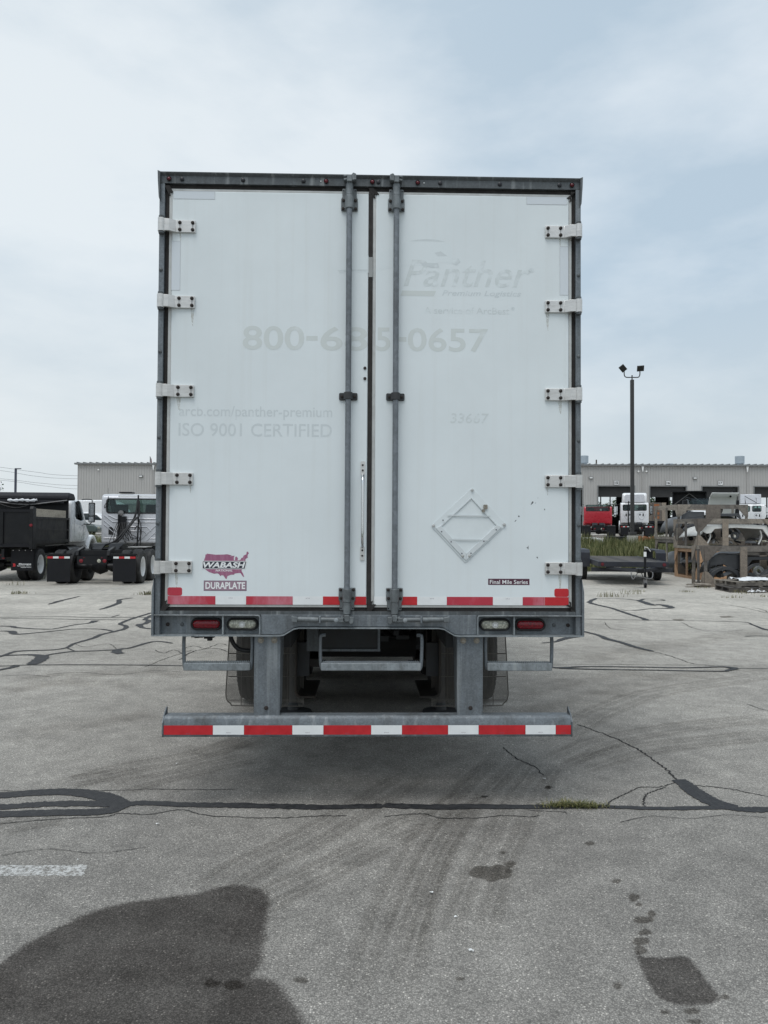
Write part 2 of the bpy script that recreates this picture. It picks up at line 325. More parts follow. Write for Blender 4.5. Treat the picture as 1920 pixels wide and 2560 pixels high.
def patchy(name, col, rough=0.6, nscale=20.0, lo=0.45, hi=0.55, amount=1.0):
    """flat print that has partly worn or peeled away"""
    mt, t, b = new_mat(name); o = t.nodes['Material Output']; v = coords(t); n = N(t, 'ShaderNodeTexNoise', i_Scale=nscale, i_Detail=7.0, i_Roughness=0.6); t.links.new(v, n.inputs['Vector'])
    b.inputs['Base Color'].default_value = (*col, 1); b.inputs['Roughness'].default_value = rough
    mask = ramp(t, [(lo, (0,0,0)), (hi, (amount,)*3)]); t.links.new(n.outputs['Fac'], mask.inputs[0])
    tr = N(t, 'ShaderNodeBsdfTransparent'); ms = N(t, 'ShaderNodeMixShader'); t.links.new(mask.outputs[0], ms.inputs[0]); t.links.new(tr.outputs[0], ms.inputs[1]); t.links.new(b.outputs[0], ms.inputs[2]); t.links.new(ms.outputs[0], o.inputs[0])
    return mt
def ghosted(name, col, under, rough=0.45, nscale=20.0, lo=0.45, hi=0.55):
    """print of which only part is left: the skin beneath shows where it has gone"""
    mt, t, b = new_mat(name); v = coords(t); n = N(t, 'ShaderNodeTexNoise', i_Scale=nscale, i_Detail=7.0, i_Roughness=0.6); t.links.new(v, n.inputs['Vector'])
    r1 = ramp(t, [(lo, under), (hi, col)]); t.links.new(n.outputs['Fac'], r1.inputs[0]); t.links.new(r1.outputs[0], b.inputs['Base Color']); b.inputs['Roughness'].default_value = rough
    return mt
def wood(name, col, dark=(0.06,0.05,0.04), stretch=(3,3,3), amt=0.6):
    mt, t, b = new_mat(name); v = coords(t, stretch)
    n = N(t, 'ShaderNodeTexNoise', i_Scale=6.0, i_Detail=9.0, i_Roughness=0.7, i_Distortion=0.6); t.links.new(v, n.inputs['Vector'])
    r1 = ramp(t, [(0.28, tuple(c*0.45 for c in col)), (0.5, col), (0.75, tuple(min(1, c*1.45) for c in col))]); t.links.new(n.outputs['Fac'], r1.inputs[0])
    n2_ = N(t, 'ShaderNodeTexNoise', i_Scale=1.3, i_Detail=5.0); t.links.new(v, n2_.inputs['Vector']); r2 = ramp(t, [(0.45, (0,0,0)), (0.7, (amt,)*3)]); t.links.new(n2_.outputs['Fac'], r2.inputs[0])
    mx = N(t, 'ShaderNodeMix', data_type='RGBA'); t.links.new(r2.outputs[0], mx.inputs['Factor']); t.links.new(r1.outputs[0], mx.inputs[6]); mx.inputs[7].default_value = (*dark, 1)
    oi = N(t, 'ShaderNodeObjectInfo'); rv = ramp(t, [(0.0, (0.5,0.5,0.52)), (0.5, (0.95,0.93,0.9)), (1.0, (1.35,1.3,1.22))]); t.links.new(oi.outputs['Random'], rv.inputs[0])
    mo = N(t, 'ShaderNodeMix', data_type='RGBA', blend_type='MULTIPLY'); mo.inputs['Factor'].default_value = 1.0; t.links.new(mx.outputs[2], mo.inputs[6]); t.links.new(rv.outputs[0], mo.inputs[7])
    t.links.new(mo.outputs[2], b.inputs['Base Color']); b.inputs['Roughness'].default_value = 0.85
    bp = N(t, 'ShaderNodeBump', i_Strength=0.4, i_Distance=0.004); t.links.new(n.outputs['Fac'], bp.inputs['Height']); t.links.new(bp.outputs[0], b.inputs['Normal'])
    return mt

M = {}
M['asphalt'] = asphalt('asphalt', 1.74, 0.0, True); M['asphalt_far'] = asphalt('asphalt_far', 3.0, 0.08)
M['tar'] = paint('tar', (0.026,0.026,0.028), 0.62, var=0.35, scale=25, dirt=(0.085,0.085,0.08), dirt_amt=0.45, dscale=30, bump=0.4, bscale=90, spec=0.3)
M['crack'] = paint('crack_dirt', (0.022,0.021,0.02), 0.95, var=0.4, scale=40)
M['wet'] = film('wet_film', (0.51,0.50,0.50), 3.0, 0.25, 0.70, edge=True)
M['oil'] = film('oil_film', (0.66,0.65,0.64), 9.0, 0.10, 0.60, edge=True)
M['tyremark'] = film('tyre_rubber_film', (0.80,0.795,0.79), 30.0, 0.05, 0.60, True, 1.0)
M['tyrewide'] = film('tyre_dust_film', (0.86,0.855,0.85), 1.6, 0.30, 0.62, True)
M['whiteline'] = patchy('worn_line_paint', (0.62,0.62,0.60), 0.8, 60.0, 0.38, 0.58, 0.85)
M['whiteline_thin'] = patchy('thin_line_paint', (0.6,0.6,0.57), 0.8, 6.0, 0.36, 0.6, 0.7)
M['door'] = paint('door_white', (0.735,0.788,0.802), 0.42, var=0.03, scale=2.0, dirt=(0.63,0.67,0.67), dirt_amt=0.22, dscale=1.6)
_mt = M['door']; _t = _mt.node_tree; _b = _t.nodes['Principled BSDF']; _src = _b.inputs['Base Color'].links[0].from_socket
_v = coords(_t, (22, 1, 0.55), False); _n = N(_t, 'ShaderNodeTexNoise', i_Scale=1.0, i_Detail=5.0, i_Roughness=0.6); _t.links.new(_v, _n.inputs['Vector']); _r = ramp(_t, [(0.52, (0,0,0)), (0.80, (0.22,)*3)]); _t.links.new(_n.outputs['Fac'], _r.inputs[0])
_m = N(_t, 'ShaderNodeMix', data_type='RGBA'); _t.links.new(_r.outputs[0], _m.inputs['Factor']); _t.links.new(_src, _m.inputs[6]); _m.inputs[7].default_value = (0.60,0.615,0.59,1); _t.links.new(_m.outputs[2], _b.inputs['Base Color'])
_bp = N(_t, 'ShaderNodeBump', i_Strength=0.10, i_Distance=0.01); _n2 = N(_t, 'ShaderNodeTexNoise', i_Scale=2.2, i_Detail=2.0); _t.links.new(coords(_t, (1,1,1), False), _n2.inputs['Vector']); _t.links.new(_n2.outputs['Fac'], _bp.inputs['Height']); _t.links.new(_bp.outputs[0], _b.inputs['Normal'])
M['rustrun'] = patchy('rust_run', (0.64,0.62,0.56), 0.6, 40.0, 0.30, 0.75, 0.45)
M['wallwhite'] = paint('trailer_white', (0.78,0.79,0.79), 0.45, var=0.05, scale=2)
SKIN = (0.735,0.788,0.802)
M['ghost'] = ghosted('adhesive_ghost', (0.635,0.677,0.664), SKIN, 0.45, 9.0, 0.24, 0.44)
M['ghost_grey'] = ghosted('adhesive_ghost_grey', (0.618,0.668,0.680), SKIN, 0.45, 16.0, 0.30, 0.46)
M['ghost_frag'] = ghosted('adhesive_fragments', (0.625,0.674,0.676), SKIN, 0.45, 26.0, 0.36, 0.56)
M['ghost_light'] = ghosted('faded_patch', (0.715,0.772,0.786), SKIN, 0.42, 2.0, 0.3, 0.5)
M['galv'] = galv('galvanised', (0.180,0.202,0.220), 120, 0.25); M['galv_dark'] = galv('galvanised_dark', (0.115,0.127,0.134), 100, 0.35)
M['galv_rod'] = galv('galvanised_rod', (0.20,0.22,0.24), 55, 0.25, streak=False)
M['galv_light'] = galv('galvanised_light', (0.29,0.32,0.335), 70, 0.25)
M['cast'] = galv('cast_bracket', (0.20,0.22,0.228), 45, 0.5, streak=False)
M['gasket'] = paint('rubber_gasket', (0.020,0.018,0.017), 0.8, var=0.4, scale=30, dirt=(0.07,0.065,0.06), dirt_amt=0.4, dscale=20)
M['gasket_clean'] = paint('gasket_clean_patch', (0.33,0.34,0.335), 0.7, var=0.1)
M['trim'] = paint('door_trim', (0.52,0.525,0.51), 0.45, 0.35, var=0.08, scale=20, dirt=(0.2,0.19,0.17), dirt_amt=0.35, dscale=8)
M['alu'] = paint('hinge_aluminium', (0.66,0.65,0.63), 0.38, 0.55, var=0.08, scale=25, dirt=(0.33,0.31,0.28), dirt_amt=0.35, dscale=10, stretch=(1,1,4))
M['bolt'] = paint('rusty_bolt', (0.035,0.028,0.025), 0.7, 0.3, var=0.5, scale=120)
M['boltz'] = paint('zinc_bolt', (0.30,0.28,0.24), 0.5, 0.6, var=0.3, scale=100, dirt=(0.16,0.09,0.04), dirt_amt=0.5, dscale=60)
M['red_lens'] = emit_free_lens('red_lens', (0.20,0.006,0.014)); M['clear_lens'] = emit_free_lens('clear_lens', (0.46,0.46,0.38), 80)
M['red_small'] = emit_free_lens('red_marker_lens', (0.12,0.006,0.014)); M['plug'] = paint('black_plug', (0.008,0.009,0.014), 0.4)
M['rubber'] = paint('black_rubber', (0.016,0.016,0.017), 0.55, var=0.3, scale=20)
M['tape_red'] = paint('tape_red', (0.50,0.018,0.025), 0.35, var=0.12, scale=20, bump=0.05, bscale=200)
M['tape_red_faded'] = paint('tape_red_faded', (0.47,0.035,0.06), 0.4, var=0.1, scale=8, dirt=(0.62,0.30,0.36), dirt_amt=0.75, dscale=7, stretch=(1,1,0.35))
M['tape_white'] = paint('tape_white', (0.80,0.82,0.82), 0.35, var=0.04, scale=20)
M['sticker'] = ghosted('clear_sticker', (0.655,0.70,0.735), SKIN, 0.3, 3.0, 0.1, 0.3); M['sticker_edge'] = paint('sticker_edge', (0.50,0.52,0.53), 0.5)
M['maroon'] = paint('decal_maroon', (0.33,0.115,0.205), 0.5, var=0.08, scale=30, dirt=(0.50,0.30,0.38), dirt_amt=0.55, dscale=9, stretch=(6,1,0.7))
M['maroon_grey'] = paint('decal_maroon_grey', (0.30,0.20,0.25), 0.5, var=0.12, scale=30, dirt=(0.42,0.28,0.34), dirt_amt=0.6, dscale=9, stretch=(6,1,0.7))
M['plum'] = paint('decal_plum', (0.085,0.028,0.05), 0.45, var=0.15, scale=20)
M['decal_navy'] = paint('decal_navy', (0.035,0.038,0.055), 0.45); M['decal_white'] = paint('decal_white', (0.83,0.84,0.84), 0.45, var=0.03)
M['decal_line'] = paint('decal_line', (0.17,0.12,0.16), 0.5)
M['placard'] = paint('placard_white', (0.705,0.755,0.765), 0.4, 0.0, var=0.04, scale=10); M['placard_edge'] = paint('placard_raised', (0.64,0.68,0.69), 0.4, 0.1, var=0.06)
M['chip'] = paint('paint_chip', (0.13,0.14,0.145), 0.7, var=0.3, scale=90)
M['dirtblack'] = paint('underside_black', (0.009,0.009,0.009), 0.75, var=0.4, scale=8, dirt=(0.03,0.026,0.022), dirt_amt=0.6, dscale=4)
M['under_grey'] = paint('underside_grey', (0.050,0.053,0.056), 0.65, 0.3, var=0.25, scale=6, dirt=(0.045,0.04,0.035), dirt_amt=0.7, dscale=5)
M['under_rust'] = paint('underside_rust', (0.042,0.039,0.035), 0.75, 0.2, var=0.35, scale=8, dirt=(0.075,0.055,0.04), dirt_amt=0.6, dscale=6)
M['flap'] = paint('flap_plastic', (0.13,0.12,0.105), 0.7, var=0.15, scale=10)
M['tyre'] = paint('tyre_rubber', (0.015,0.015,0.016), 0.75, var=0.3, scale=9, dirt=(0.075,0.072,0.066), dirt_amt=0.6, dscale=5, bump=0.3, bscale=40)
M['rim_white'] = paint('rim_white', (0.74,0.75,0.75), 0.4, var=0.05, dirt=(0.3,0.27,0.23), dirt_amt=0.3)
M['rim_steel'] = paint('rim_steel', (0.45,0.45,0.44), 0.4, 0.6, var=0.1, dirt=(0.12,0.1,0.08), dirt_amt=0.6)
M['hub'] = paint('hub_black', (0.012,0.012,0.012), 0.5)
M['black'] = paint('black_paint', (0.006,0.0065,0.008), 0.42, var=0.25, scale=4, dirt=(0.03,0.029,0.027), dirt_amt=0.35, dscale=3, spec=0.3)
M['black_matte'] = paint('black_matte', (0.009,0.0095,0.012), 0.6, var=0.2, scale=4, dirt=(0.025,0.024,0.023), dirt_amt=0.3, spec=0.25)
M['black_navy'] = paint('trailer_navy_black', (0.016,0.018,0.026), 0.5, var=0.25, scale=4, dirt=(0.05,0.05,0.05), dirt_amt=0.4)
M['tarp'] = paint('tarp_black', (0.010,0.010,0.014), 0.65, var=0.3, scale=8, bump=0.4, bscale=18)
M['cab_silver'] = paint('cab_offwhite', (0.56,0.57,0.60), 0.28, 0.05, var=0.03, coat=0.5, dirt=(0.48,0.49,0.51), dirt_amt=0.12, dscale=1.5)
M['cab_white'] = paint('cab_white', (0.78,0.79,0.80), 0.28, var=0.03, coat=0.5)
M['cab_red'] = paint('cab_red', (0.42,0.016,0.03), 0.3, var=0.08, coat=0.4)
M['car_green'] = paint('car_dark_green', (0.03,0.05,0.045), 0.3, coat=0.5)
M['seam'] = paint('panel_groove', (0.16,0.165,0.18), 0.6)
M['glass'] = clear_glass('window_glass', (0.62,0.72,0.70)); M['glass_dark'] = glass('dark_glass')
M['seat'] = paint('seat_fabric', (0.03,0.031,0.034), 0.85); M['paper'] = paint('paper_sheet', (0.78,0.79,0.78), 0.8)
M['chrome'] = paint('chrome', (0.72,0.73,0.74), 0.15, 1.0, var=0.05); M['steel_worn'] = paint('worn_steel', (0.20,0.20,0.20), 0.5, 0.5, var=0.2, dirt=(0.09,0.06,0.04), dirt_amt=0.5)
M['pole_bronze'] = paint('pole_bronze', (0.035,0.034,0.033), 0.5, var=0.1); M['pole_navy'] = paint('pole_navy', (0.045,0.05,0.075), 0.5)
M['concrete'] = paint('concrete', (0.33,0.32,0.29), 0.9, var=0.15, scale=5, dirt=(0.18,0.17,0.15), dirt_amt=0.6, dscale=3, bump=0.3, bscale=30)
M['siding'] = paint('siding_grey', (0.43,0.42,0.405), 0.55, 0.1, var=0.04, scale=1.0, dirt=(0.37,0.36,0.35), dirt_amt=0.3, dscale=0.6)
M['siding_rib'] = paint('siding_rib', (0.42,0.41,0.395), 0.55, 0.1, var=0.04); M['eave'] = paint('eave_trim', (0.20,0.205,0.205), 0.5, 0.2)
M['block'] = paint('split_face_block', (0.24,0.23,0.215), 0.9, var=0.3, scale=2.5, bump=0.5, bscale=6)
M['roofmetal'] = paint('roof_metal', (0.42,0.43,0.43), 0.45, 0.4); M['vent'] = paint('vent_metal', (0.38,0.43,0.47), 0.45, 0.5, var=0.08)
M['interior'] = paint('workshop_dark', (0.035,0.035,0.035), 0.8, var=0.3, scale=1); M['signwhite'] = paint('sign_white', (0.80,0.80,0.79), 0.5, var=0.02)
M['ink'] = paint('sign_ink', (0.02,0.02,0.022), 0.6); M['yellow'] = paint('bollard_yellow', (0.70,0.50,0.02), 0.5, var=0.08)
M['wood_grey'] = wood('weathered_wood', (0.235,0.215,0.19), (0.085,0.078,0.07), (2,2,2), 0.6); M['osb_grey'] = wood('weathered_board', (0.225,0.195,0.165), (0.10,0.09,0.08), (7,7,7), 0.5)
M['osb'] = wood('strand_board', (0.42,0.265,0.16), (0.20,0.13,0.09), (8,8,8), 0.5); M['wood_dark'] = wood('dark_pallet_wood', (0.085,0.078,0.072), (0.05,0.045,0.04), (3,3,3))
M['wood_board'] = wood('side_board', (0.36,0.33,0.28), (0.16,0.14,0.12), (2,2,5), 0.5)
M['primer'] = paint('primer_black', (0.030,0.032,0.036), 0.38, var=0.15, scale=3, dirt=(0.09,0.09,0.088), dirt_amt=0.4); M['primer_grey'] = paint('primer_grey', (0.085,0.09,0.098), 0.4, var=0.12, scale=3, dirt=(0.15,0.15,0.145), dirt_amt=0.4)
M['hood_white'] = paint('hood_white', (0.72,0.725,0.70), 0.4, var=0.06, dirt=(0.42,0.40,0.36), dirt_amt=0.45); M['rust'] = paint('rust', (0.26,0.105,0.045), 0.85, var=0.4, scale=8)
M['plastic_white'] = paint('plastic_sheet', (0.75,0.76,0.77), 0.3, var=0.1, bump=0.5, bscale=25)
M['wire'] = paint('wire', (0.10,0.105,0.11), 0.7)
def foliage(name, a, bcol, c):
    mt, t, b = new_mat(name); at = N(t, 'ShaderNodeAttribute', attribute_name='tint'); r1 = ramp(t, [(0.0, a), (0.5, bcol), (1.0, c)])
    t.links.new(at.outputs['Fac'], r1.inputs[0]); t.links.new(r1.outputs[0], b.inputs['Base Color']); b.inputs['Roughness'].default_value = 0.7; b.inputs['Specular IOR Level'].default_value = 0.25
    return mt
M['grass'] = foliage('grass_blades', (0.045,0.062,0.022), (0.11,0.125,0.045), (0.28,0.26,0.13)); M['tuft'] = foliage('tuft_blades', (0.05,0.062,0.02), (0.115,0.125,0.042), (0.30,0.26,0.12))
M['leaf'] = foliage('tree_leaves', (0.012,0.026,0.010), (0.03,0.055,0.018), (0.06,0.09,0.03)); M['dry'] = foliage('dry_weeds', (0.08,0.08,0.035), (0.14,0.135,0.065), (0.24,0.22,0.12))
M['soil'] = paint('grass_soil', (0.055,0.06,0.028), 0.95, var=0.5, scale=3); M['field'] = paint('field_grass', (0.06,0.08,0.03), 0.95, var=0.4, scale=0.2)
M['bark'] = paint('bark', (0.07,0.055,0.04), 0.9, var=0.3, scale=8)

# ------------------------------------------------------------------ ground
PROF = [(-30, 0), (31, 0), (34, 0.12), (43, 0.66), (50, 0.9), (58, 1.08), (62, 1.2), (70, 1.3), (900, 1.3)]
def gz(y):
    for (a, za), (b, zb) in zip(PROF, PROF[1:]):
        if y <= b: return za + (zb-za)*(y-a)/(b-a)
    return PROF[-1][1]
def sheet(x0, x1, ys, dz, nx=24):
    b = MB(); b.grid([[(x0 + (x1-x0)*i/nx, y, gz(y) + dz) for i in range(nx+1)] for y in ys]); return b
terrain = struct(sheet(-900, 900, [-60, 0, 31, 34, 38, 43, 50, 58, 62, 70, 200, 1500], -0.12).build('terrain', M['field'], recalc=False))
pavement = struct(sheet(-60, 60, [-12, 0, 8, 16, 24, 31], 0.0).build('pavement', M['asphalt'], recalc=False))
upper_lot = struct(sheet(-70, 75, [46, 50, 54, 58, 62, 70, 130], 0.0).build('upper_lot', M['asphalt_far'], recalc=False))
verge = struct(sheet(-60, 60, [31.0, 32, 34, 38, 43, 46.0], 0.006).build('grass_verge', M['soil'], recalc=False))

def crop(x0, y0, x1, w=1659):
    s = w/(x1-x0)
    return lambda x, y: gp(x0 + x/s, y0 + y/s)
LS = crop(0, 1440, 640); RS = crop(1280, 1440, 1920); BL = crop(0, 1950, 960); BR = crop(960, 1950, 1920)
def ribbon(name, fn, pts, w, z, mat, jit=0.25, k=6, wob=0.0, taper=True, parent=pavement):
    """w: width in metres, one value or one per point; centre line smoothed, edges uneven"""
    P = [fn(*p) for p in pts]
    W = list(w) if isinstance(w, (list, tuple)) else [w]*len(P)
    Q = smoothpath(P, k); n = len(Q); b = MB(); uv = []
    run = [0.0]
    for i in range(1, n): run.append(run[-1] + (Q[i]-Q[i-1]).length)
    for i, q in enumerate(Q):
        d = Q[min(i+1, n-1)] - Q[max(i-1, 0)]; d.z = 0
        if d.length < 1e-9: d = Vector((1, 0, 0))
        d.normalize(); s = Vector((-d.y, d.x, 0)); f = i/(n-1)*(len(W)-1); j = min(int(f), len(W)-2); ww = W[j] + (W[j+1]-W[j])*(f-j)
        if taper and i in (0, n-1): ww *= 0.35
        off = s*rnd.uniform(-wob, wob)
        a = q + off + s*ww*0.5*(1 + rnd.uniform(-jit, jit)); c = q + off - s*ww*0.5*(1 + rnd.uniform(-jit, jit))
        b.v += [(a.x, a.y, z), (c.x, c.y, z)]; uv += [(0.0, run[i]/run[-1]), (1.0, run[i]/run[-1])]
        if i: b.f.append((2*i-2, 2*i-1, 2*i+1, 2*i))
    o = b.build(name, mat, parent, recalc=False); me = o.data
    me.attributes.new('run', 'FLOAT', 'POINT').data.foreach_set('value', [run[i//2] for i in range(2*n)])
    l = me.uv_layers.new(name='UVMap')
    for lp in me.loops: l.data[lp.index].uv = uv[lp.vertex_index]
    if me.polygons[0].normal.z < 0: me.flip_normals()
    return o
def patch(name, fn, pts, z, mat, k=5, wob=0.01, ext=None, parent=pavement, rim=0.008):
    P = [fn(*p) for p in pts]
    if ext: P += [Vector((*e, 0)) for e in ext]
    Q = smoothpath(P[-1:] + P + P[:2], k)[k:k + k*len(P)]
    q = np.array([(v.x + rnd.uniform(-wob, wob), v.y + rnd.uniform(-wob, wob)) for v in Q]); nx_ = np.roll(q, -1, 0); mn, mx = q.min(0) - rim, q.max(0) + rim
    step = max(rim*.6, max(mx - mn)/150); gx, gy = np.arange(mn[0], mx[0]+step, step), np.arange(mn[1], mx[1]+step, step); X, Y = np.meshgrid(gx, gy); pt = np.stack([X.ravel(), Y.ravel()], 1)
    dist = np.full(len(pt), 1e9); ins = np.zeros(len(pt), bool)
    for (ax, ay), (bx_, by_) in zip(q, nx_):      # signed distance to the outline
        ex, ey = bx_-ax, by_-ay; t = np.clip(((pt[:,0]-ax)*ex + (pt[:,1]-ay)*ey)/max(ex*ex + ey*ey, 1e-12), 0, 1); dist = np.minimum(dist, np.hypot(pt[:,0]-ax-t*ex, pt[:,1]-ay-t*ey))
        c = (ay > pt[:,1]) != (by_ > pt[:,1]); ins ^= c & (pt[:,0] < ex*(pt[:,1]-ay)/(ey if abs(ey) > 1e-12 else 1e-12) + ax)
    sd_ = np.where(ins, dist, -dist); val = np.clip(.5 + sd_/(2*rim), 0, 1); w_ = len(gx); keep = val > 0; F = []
    for r in range(len(gy)-1):
        for c in range(w_-1):
            i = r*w_ + c
            if keep[i] or keep[i+1] or keep[i+w_] or keep[i+w_+1]: F.append((i, i+1, i+w_+1, i+w_))
    used = sorted({i for f in F for i in f}); mp_ = {i: k for k, i in enumerate(used)}
    b = MB(); b.add([(float(pt[i,0]), float(pt[i,1]), z) for i in used], [tuple(mp_[i] for i in f) for f in F])
    o = b.build(name, mat, parent, recalc=False); o.data.attributes.new('rim', 'FLOAT', 'POINT').data.foreach_set('value', [float(val[i]) for i in used])
    if o.data.polygons[0].normal.z < 0: o.data.flip_normals()
    return o
# sealed cracks (dark tar bands)
SEAM = [
 (BL, [(-900,126),(-400,122),(0,118),(120,110),(240,105),(450,104),(530,108),(620,101),(830,109),(1000,111),(1200,115),(1400,119),(1659,114)], [.075,.08,.09,.10,.075,.075,.08,.07]),
 (BR, [(-4,111),(200,118),(400,116),(730,118),(920,117),(1200,125),(1440,121),(1540,128),(1659,130),(2000,133),(2600,138)], [.075,.085,.07,.055,.05,.06,.08,.10,.08]),
 (BL, [(-600,80),(-300,72),(0,68),(130,58),(250,53),(340,56),(420,68),(480,86),(522,106)], [.10,.10,.11,.12,.13,.13]),
 (BL, [(-600,148),(-300,152),(0,150),(200,144),(400,141),(480,131),(522,112)], [.09,.10,.10,.11]),
 (RS, [(1075,1322),(1120,1350),(1180,1398),(1260,1446),(1340,1482),(1460,1508)], [.10,.11,.12,.13,.13,.10]),
 (LS, [(-700,268),(0,268),(400,265),(600,270),(880,268),(990,270)], .045), (LS, [(0,278),(290,278),(560,283),(830,285)], .04),
 (LS, [(0,325),(80,328),(110,336),(300,346),(370,340),(480,318),(580,306),(622,290)], [.05,.09,.07,.05,.05,.07,.15]),
 (LS, [(0,358),(75,360),(100,378),(200,372),(380,355),(480,345),(650,345),(740,362)], [.05,.12,.09,.06,.05,.05,.06]),
 (LS, [(-300,540),(-120,545),(0,524),(80,496),(150,486),(330,481),(430,466),(480,440),(600,405),(660,380),(800,346),(815,325),(780,311),(850,280),(985,238)], [.05,.06,.07,.05,.07,.08,.08,.07]),
 (LS, [(-30,522),(0,518),(100,514),(200,512),(272,523),(245,552),(205,575)], [.06,.06,.07,.12,.18,.13]),
 (LS, [(270,523),(350,506),(480,490),(600,487),(760,478),(850,465),(950,436),(1020,425),(1120,437)], [.06,.06,.05,.05,.05,.07,.06,.05]),
 (LS, [(800,470),(757,485),(760,497),(785,505)], [.05,.14,.10]), (LS, [(430,466),(480,487)], .07),
 (LS, [(-800,590),(0,585),(110,580),(400,577),(800,578),(1190,583)], .032), (LS, [(-20,614),(0,610),(60,598),(115,584)], [.05,.07,.09]),
 (LS, [(315,185),(380,165),(420,155),(515,133)], [.06,.12,.08,.06]), (LS, [(645,218),(700,203),(770,175),(775,155),(860,143)], [.06,.10,.12,.10,.05]),
 (LS, [(985,345),(920,335),(905,317),(942,309),(965,290),(940,281),(985,254)], [.05,.08,.13,.09,.10,.09,.07]), (LS, [(720,268),(770,254)], [.06,.10]),
 (RS, [(460,280),(900,288),(1460,298),(1560,318),(1620,341),(1680,354),(1900,380),(2300,392)], [.03,.03,.035,.05,.10,.12,.12]),
 (RS, [(548,145),(503,169),(540,185),(640,208),(720,235),(790,258),(850,276),(872,289)], [.08,.12,.10,.09,.09,.09,.13]),
 (RS, [(550,146),(700,148),(820,158),(860,150),(955,152),(986,160),(900,162)], [.05,.05,.09,.05,.05,.05]),
 (RS, [(815,157),(870,176),(915,190),(965,187),(1032,208),(900,213),(780,225),(700,218)], [.10,.20,.08,.20,.06,.04,.03]),
 (RS, [(455,356),(470,362),(560,385),(620,410),(700,430),(800,462),(912,490)], [.07,.06,.08,.11,.09,.09,.06]), (RS, [(190,436),(280,428),(350,405),(465,391)], [.03,.05,.12,.06]),
 (RS, [(255,592),(310,597),(500,589),(800,592),(1100,597),(1350,591),(1420,597),(1458,602)], [.03,.08,.04,.04,.045,.05,.10,.10]),
 (RS, [(305,598),(400,603),(600,608),(900,612),(1340,620),(1400,613),(1455,602)], [.08,.05,.04,.04,.05,.08]), (RS, [(1455,601),(1690,602),(2400,606)], .022), (RS, [(1510,393),(1580,390),(1690,392)], .035),
 (LS, [(-10,150),(50,143)], .07), (LS, [(0,122),(520,122),(985,125)], .03),
]
for i, (fn, pts, w) in enumerate(SEAM): ribbon('tar_seam', fn, pts, w, 0.0040 + 0.00012*i, M['tar'], 0.10 if i in (2, 3, 4) else 0.20, 11)
CR = [
 (RS, [(420,962),(500,990),(590,1022),(680,1058),(760,1098),(850,1145),(930,1200),(980,1240),(1030,1280),(1068,1322)], .013), (RS, [(620,1497),(630,1470),(680,1440),(740,1412),(800,1380),(860,1370),(960,1368),(1065,1335)], .008),
 (RS, [(860,1497),(855,1450),(870,1420),(930,1390),(1000,1368)], .009), (RS, [(1150,1355),(1300,1368),(1450,1388),(1530,1405),(1680,1434)], .009), (RS, [(-60,1110),(0,1160),(50,1195),(140,1235),(205,1295)], .009),
 (BR, [(0,160),(100,150),(180,148),(240,165),(400,165),(520,155),(640,160),(670,153)], .007), (BL, [(0,190),(240,170),(450,160),(520,145),(640,150),(780,130),(870,150),(960,160),(1200,165),(1350,158),(1500,155)], .007),
 (LS, [(-20,1395),(400,1396),(800,1390),(1000,1382),(1300,1387),(1520,1385)], .006), (RS, [(905,488),(1000,512),(1100,545),(1170,568),(1300,580),(1500,584)], .012), (RS, [(150,578),(600,574),(1100,578),(1350,584)], .010),
 (LS, [(1160,545),(1230,500),(1300,478),(1400,470),(1480,490)], .016), (LS, [(1180,470),(1260,455),(1330,470),(1420,440),(1480,452)], .014), (LS, [(940,590),(1050,545),(1150,510),(1250,480)], .010),
 (RS, [(1140,172),(1300,182),(1450,195),(1600,228),(1680,245)], .02), (RS, [(1560,205),(1640,225),(1690,262)], .02), (RS, [(1520,830),(1590,855),(1690,885)], .007), (BR, [(780,135),(790,150)], .008), (BR, [(620,133),(700,136),(790,140)], .006), (BR, [(1600,525),(1640,527)], .007),
 (BR, [(420,72),(445,76)], .03), (BL, [(0,330),(200,300),(420,318),(640,290)], .004), (RS, [(700,1600),(900,1560),(1150,1575),(1400,1550),(1659,1570)], .004), (LS, [(300,640),(500,625),(760,640),(1000,615),(1180,625)], .008), (LS, [(0,650),(180,642),(330,655)], .008), (RS, [(1100,300),(1180,340),(1330,360),(1500,350)], .012), (RS, [(600,300),(640,340),(760,352)], .012), (LS, [(480,440),(560,460),(700,440),(760,478)], .010), (LS, [(1000,480),(1060,500),(1130,480),(1180,505)], .010),
]
for i, (fn, pts, w) in enumerate(CR): ribbon('crack', fn, pts, w, 0.0026 + 0.00006*i, M['crack'], 0.55, 9, w*0.8)
# rubber left by turning tyres
TM = [
 (BL, [(880,500),(960,450),(1100,362),(1300,268),(1480,168),(1640,70),(1800,-30)], .30), (BL, [(1080,560),(1180,500),(1400,392),(1659,258)], .26), (BR, [(-20,262),(100,200),(230,150),(400,60)], .30),
 (BR, [(-60,1000),(0,830),(100,500),(180,320),(260,200),(330,110),(450,-10),(560,-120)], .34), (BR, [(60,760),(150,500),(220,330),(300,200),(380,110)], .20), (BR, [(340,720),(400,530),(480,330),(560,170),(640,30),(720,-80)], .28),
 (LS, [(380,1370),(480,1340),(800,1250),(1200,1180),(1500,1095),(1700,1010)], .32), (LS, [(700,1400),(1000,1320),(1350,1240),(1659,1170)], .30), (RS, [(250,1230),(500,1105),(700,1050),(1100,980),(1690,918)], .34), (RS, [(350,1262),(600,1180),(900,1112),(1690,1028)], .34),
 (RS, [(250,1080),(450,945),(700,828),(1000,742),(1690,640)], .38), (BL, [(-20,225),(120,185),(300,165)], .25), (BL, [(300,10),(620,-40)], .3),
]
for i, (fn, pts, w) in enumerate(TM): ribbon('tyre_mark', fn, pts, w, 0.0012 + 0.00005*i, M['tyremark'], 0.03, 6, 0, False)
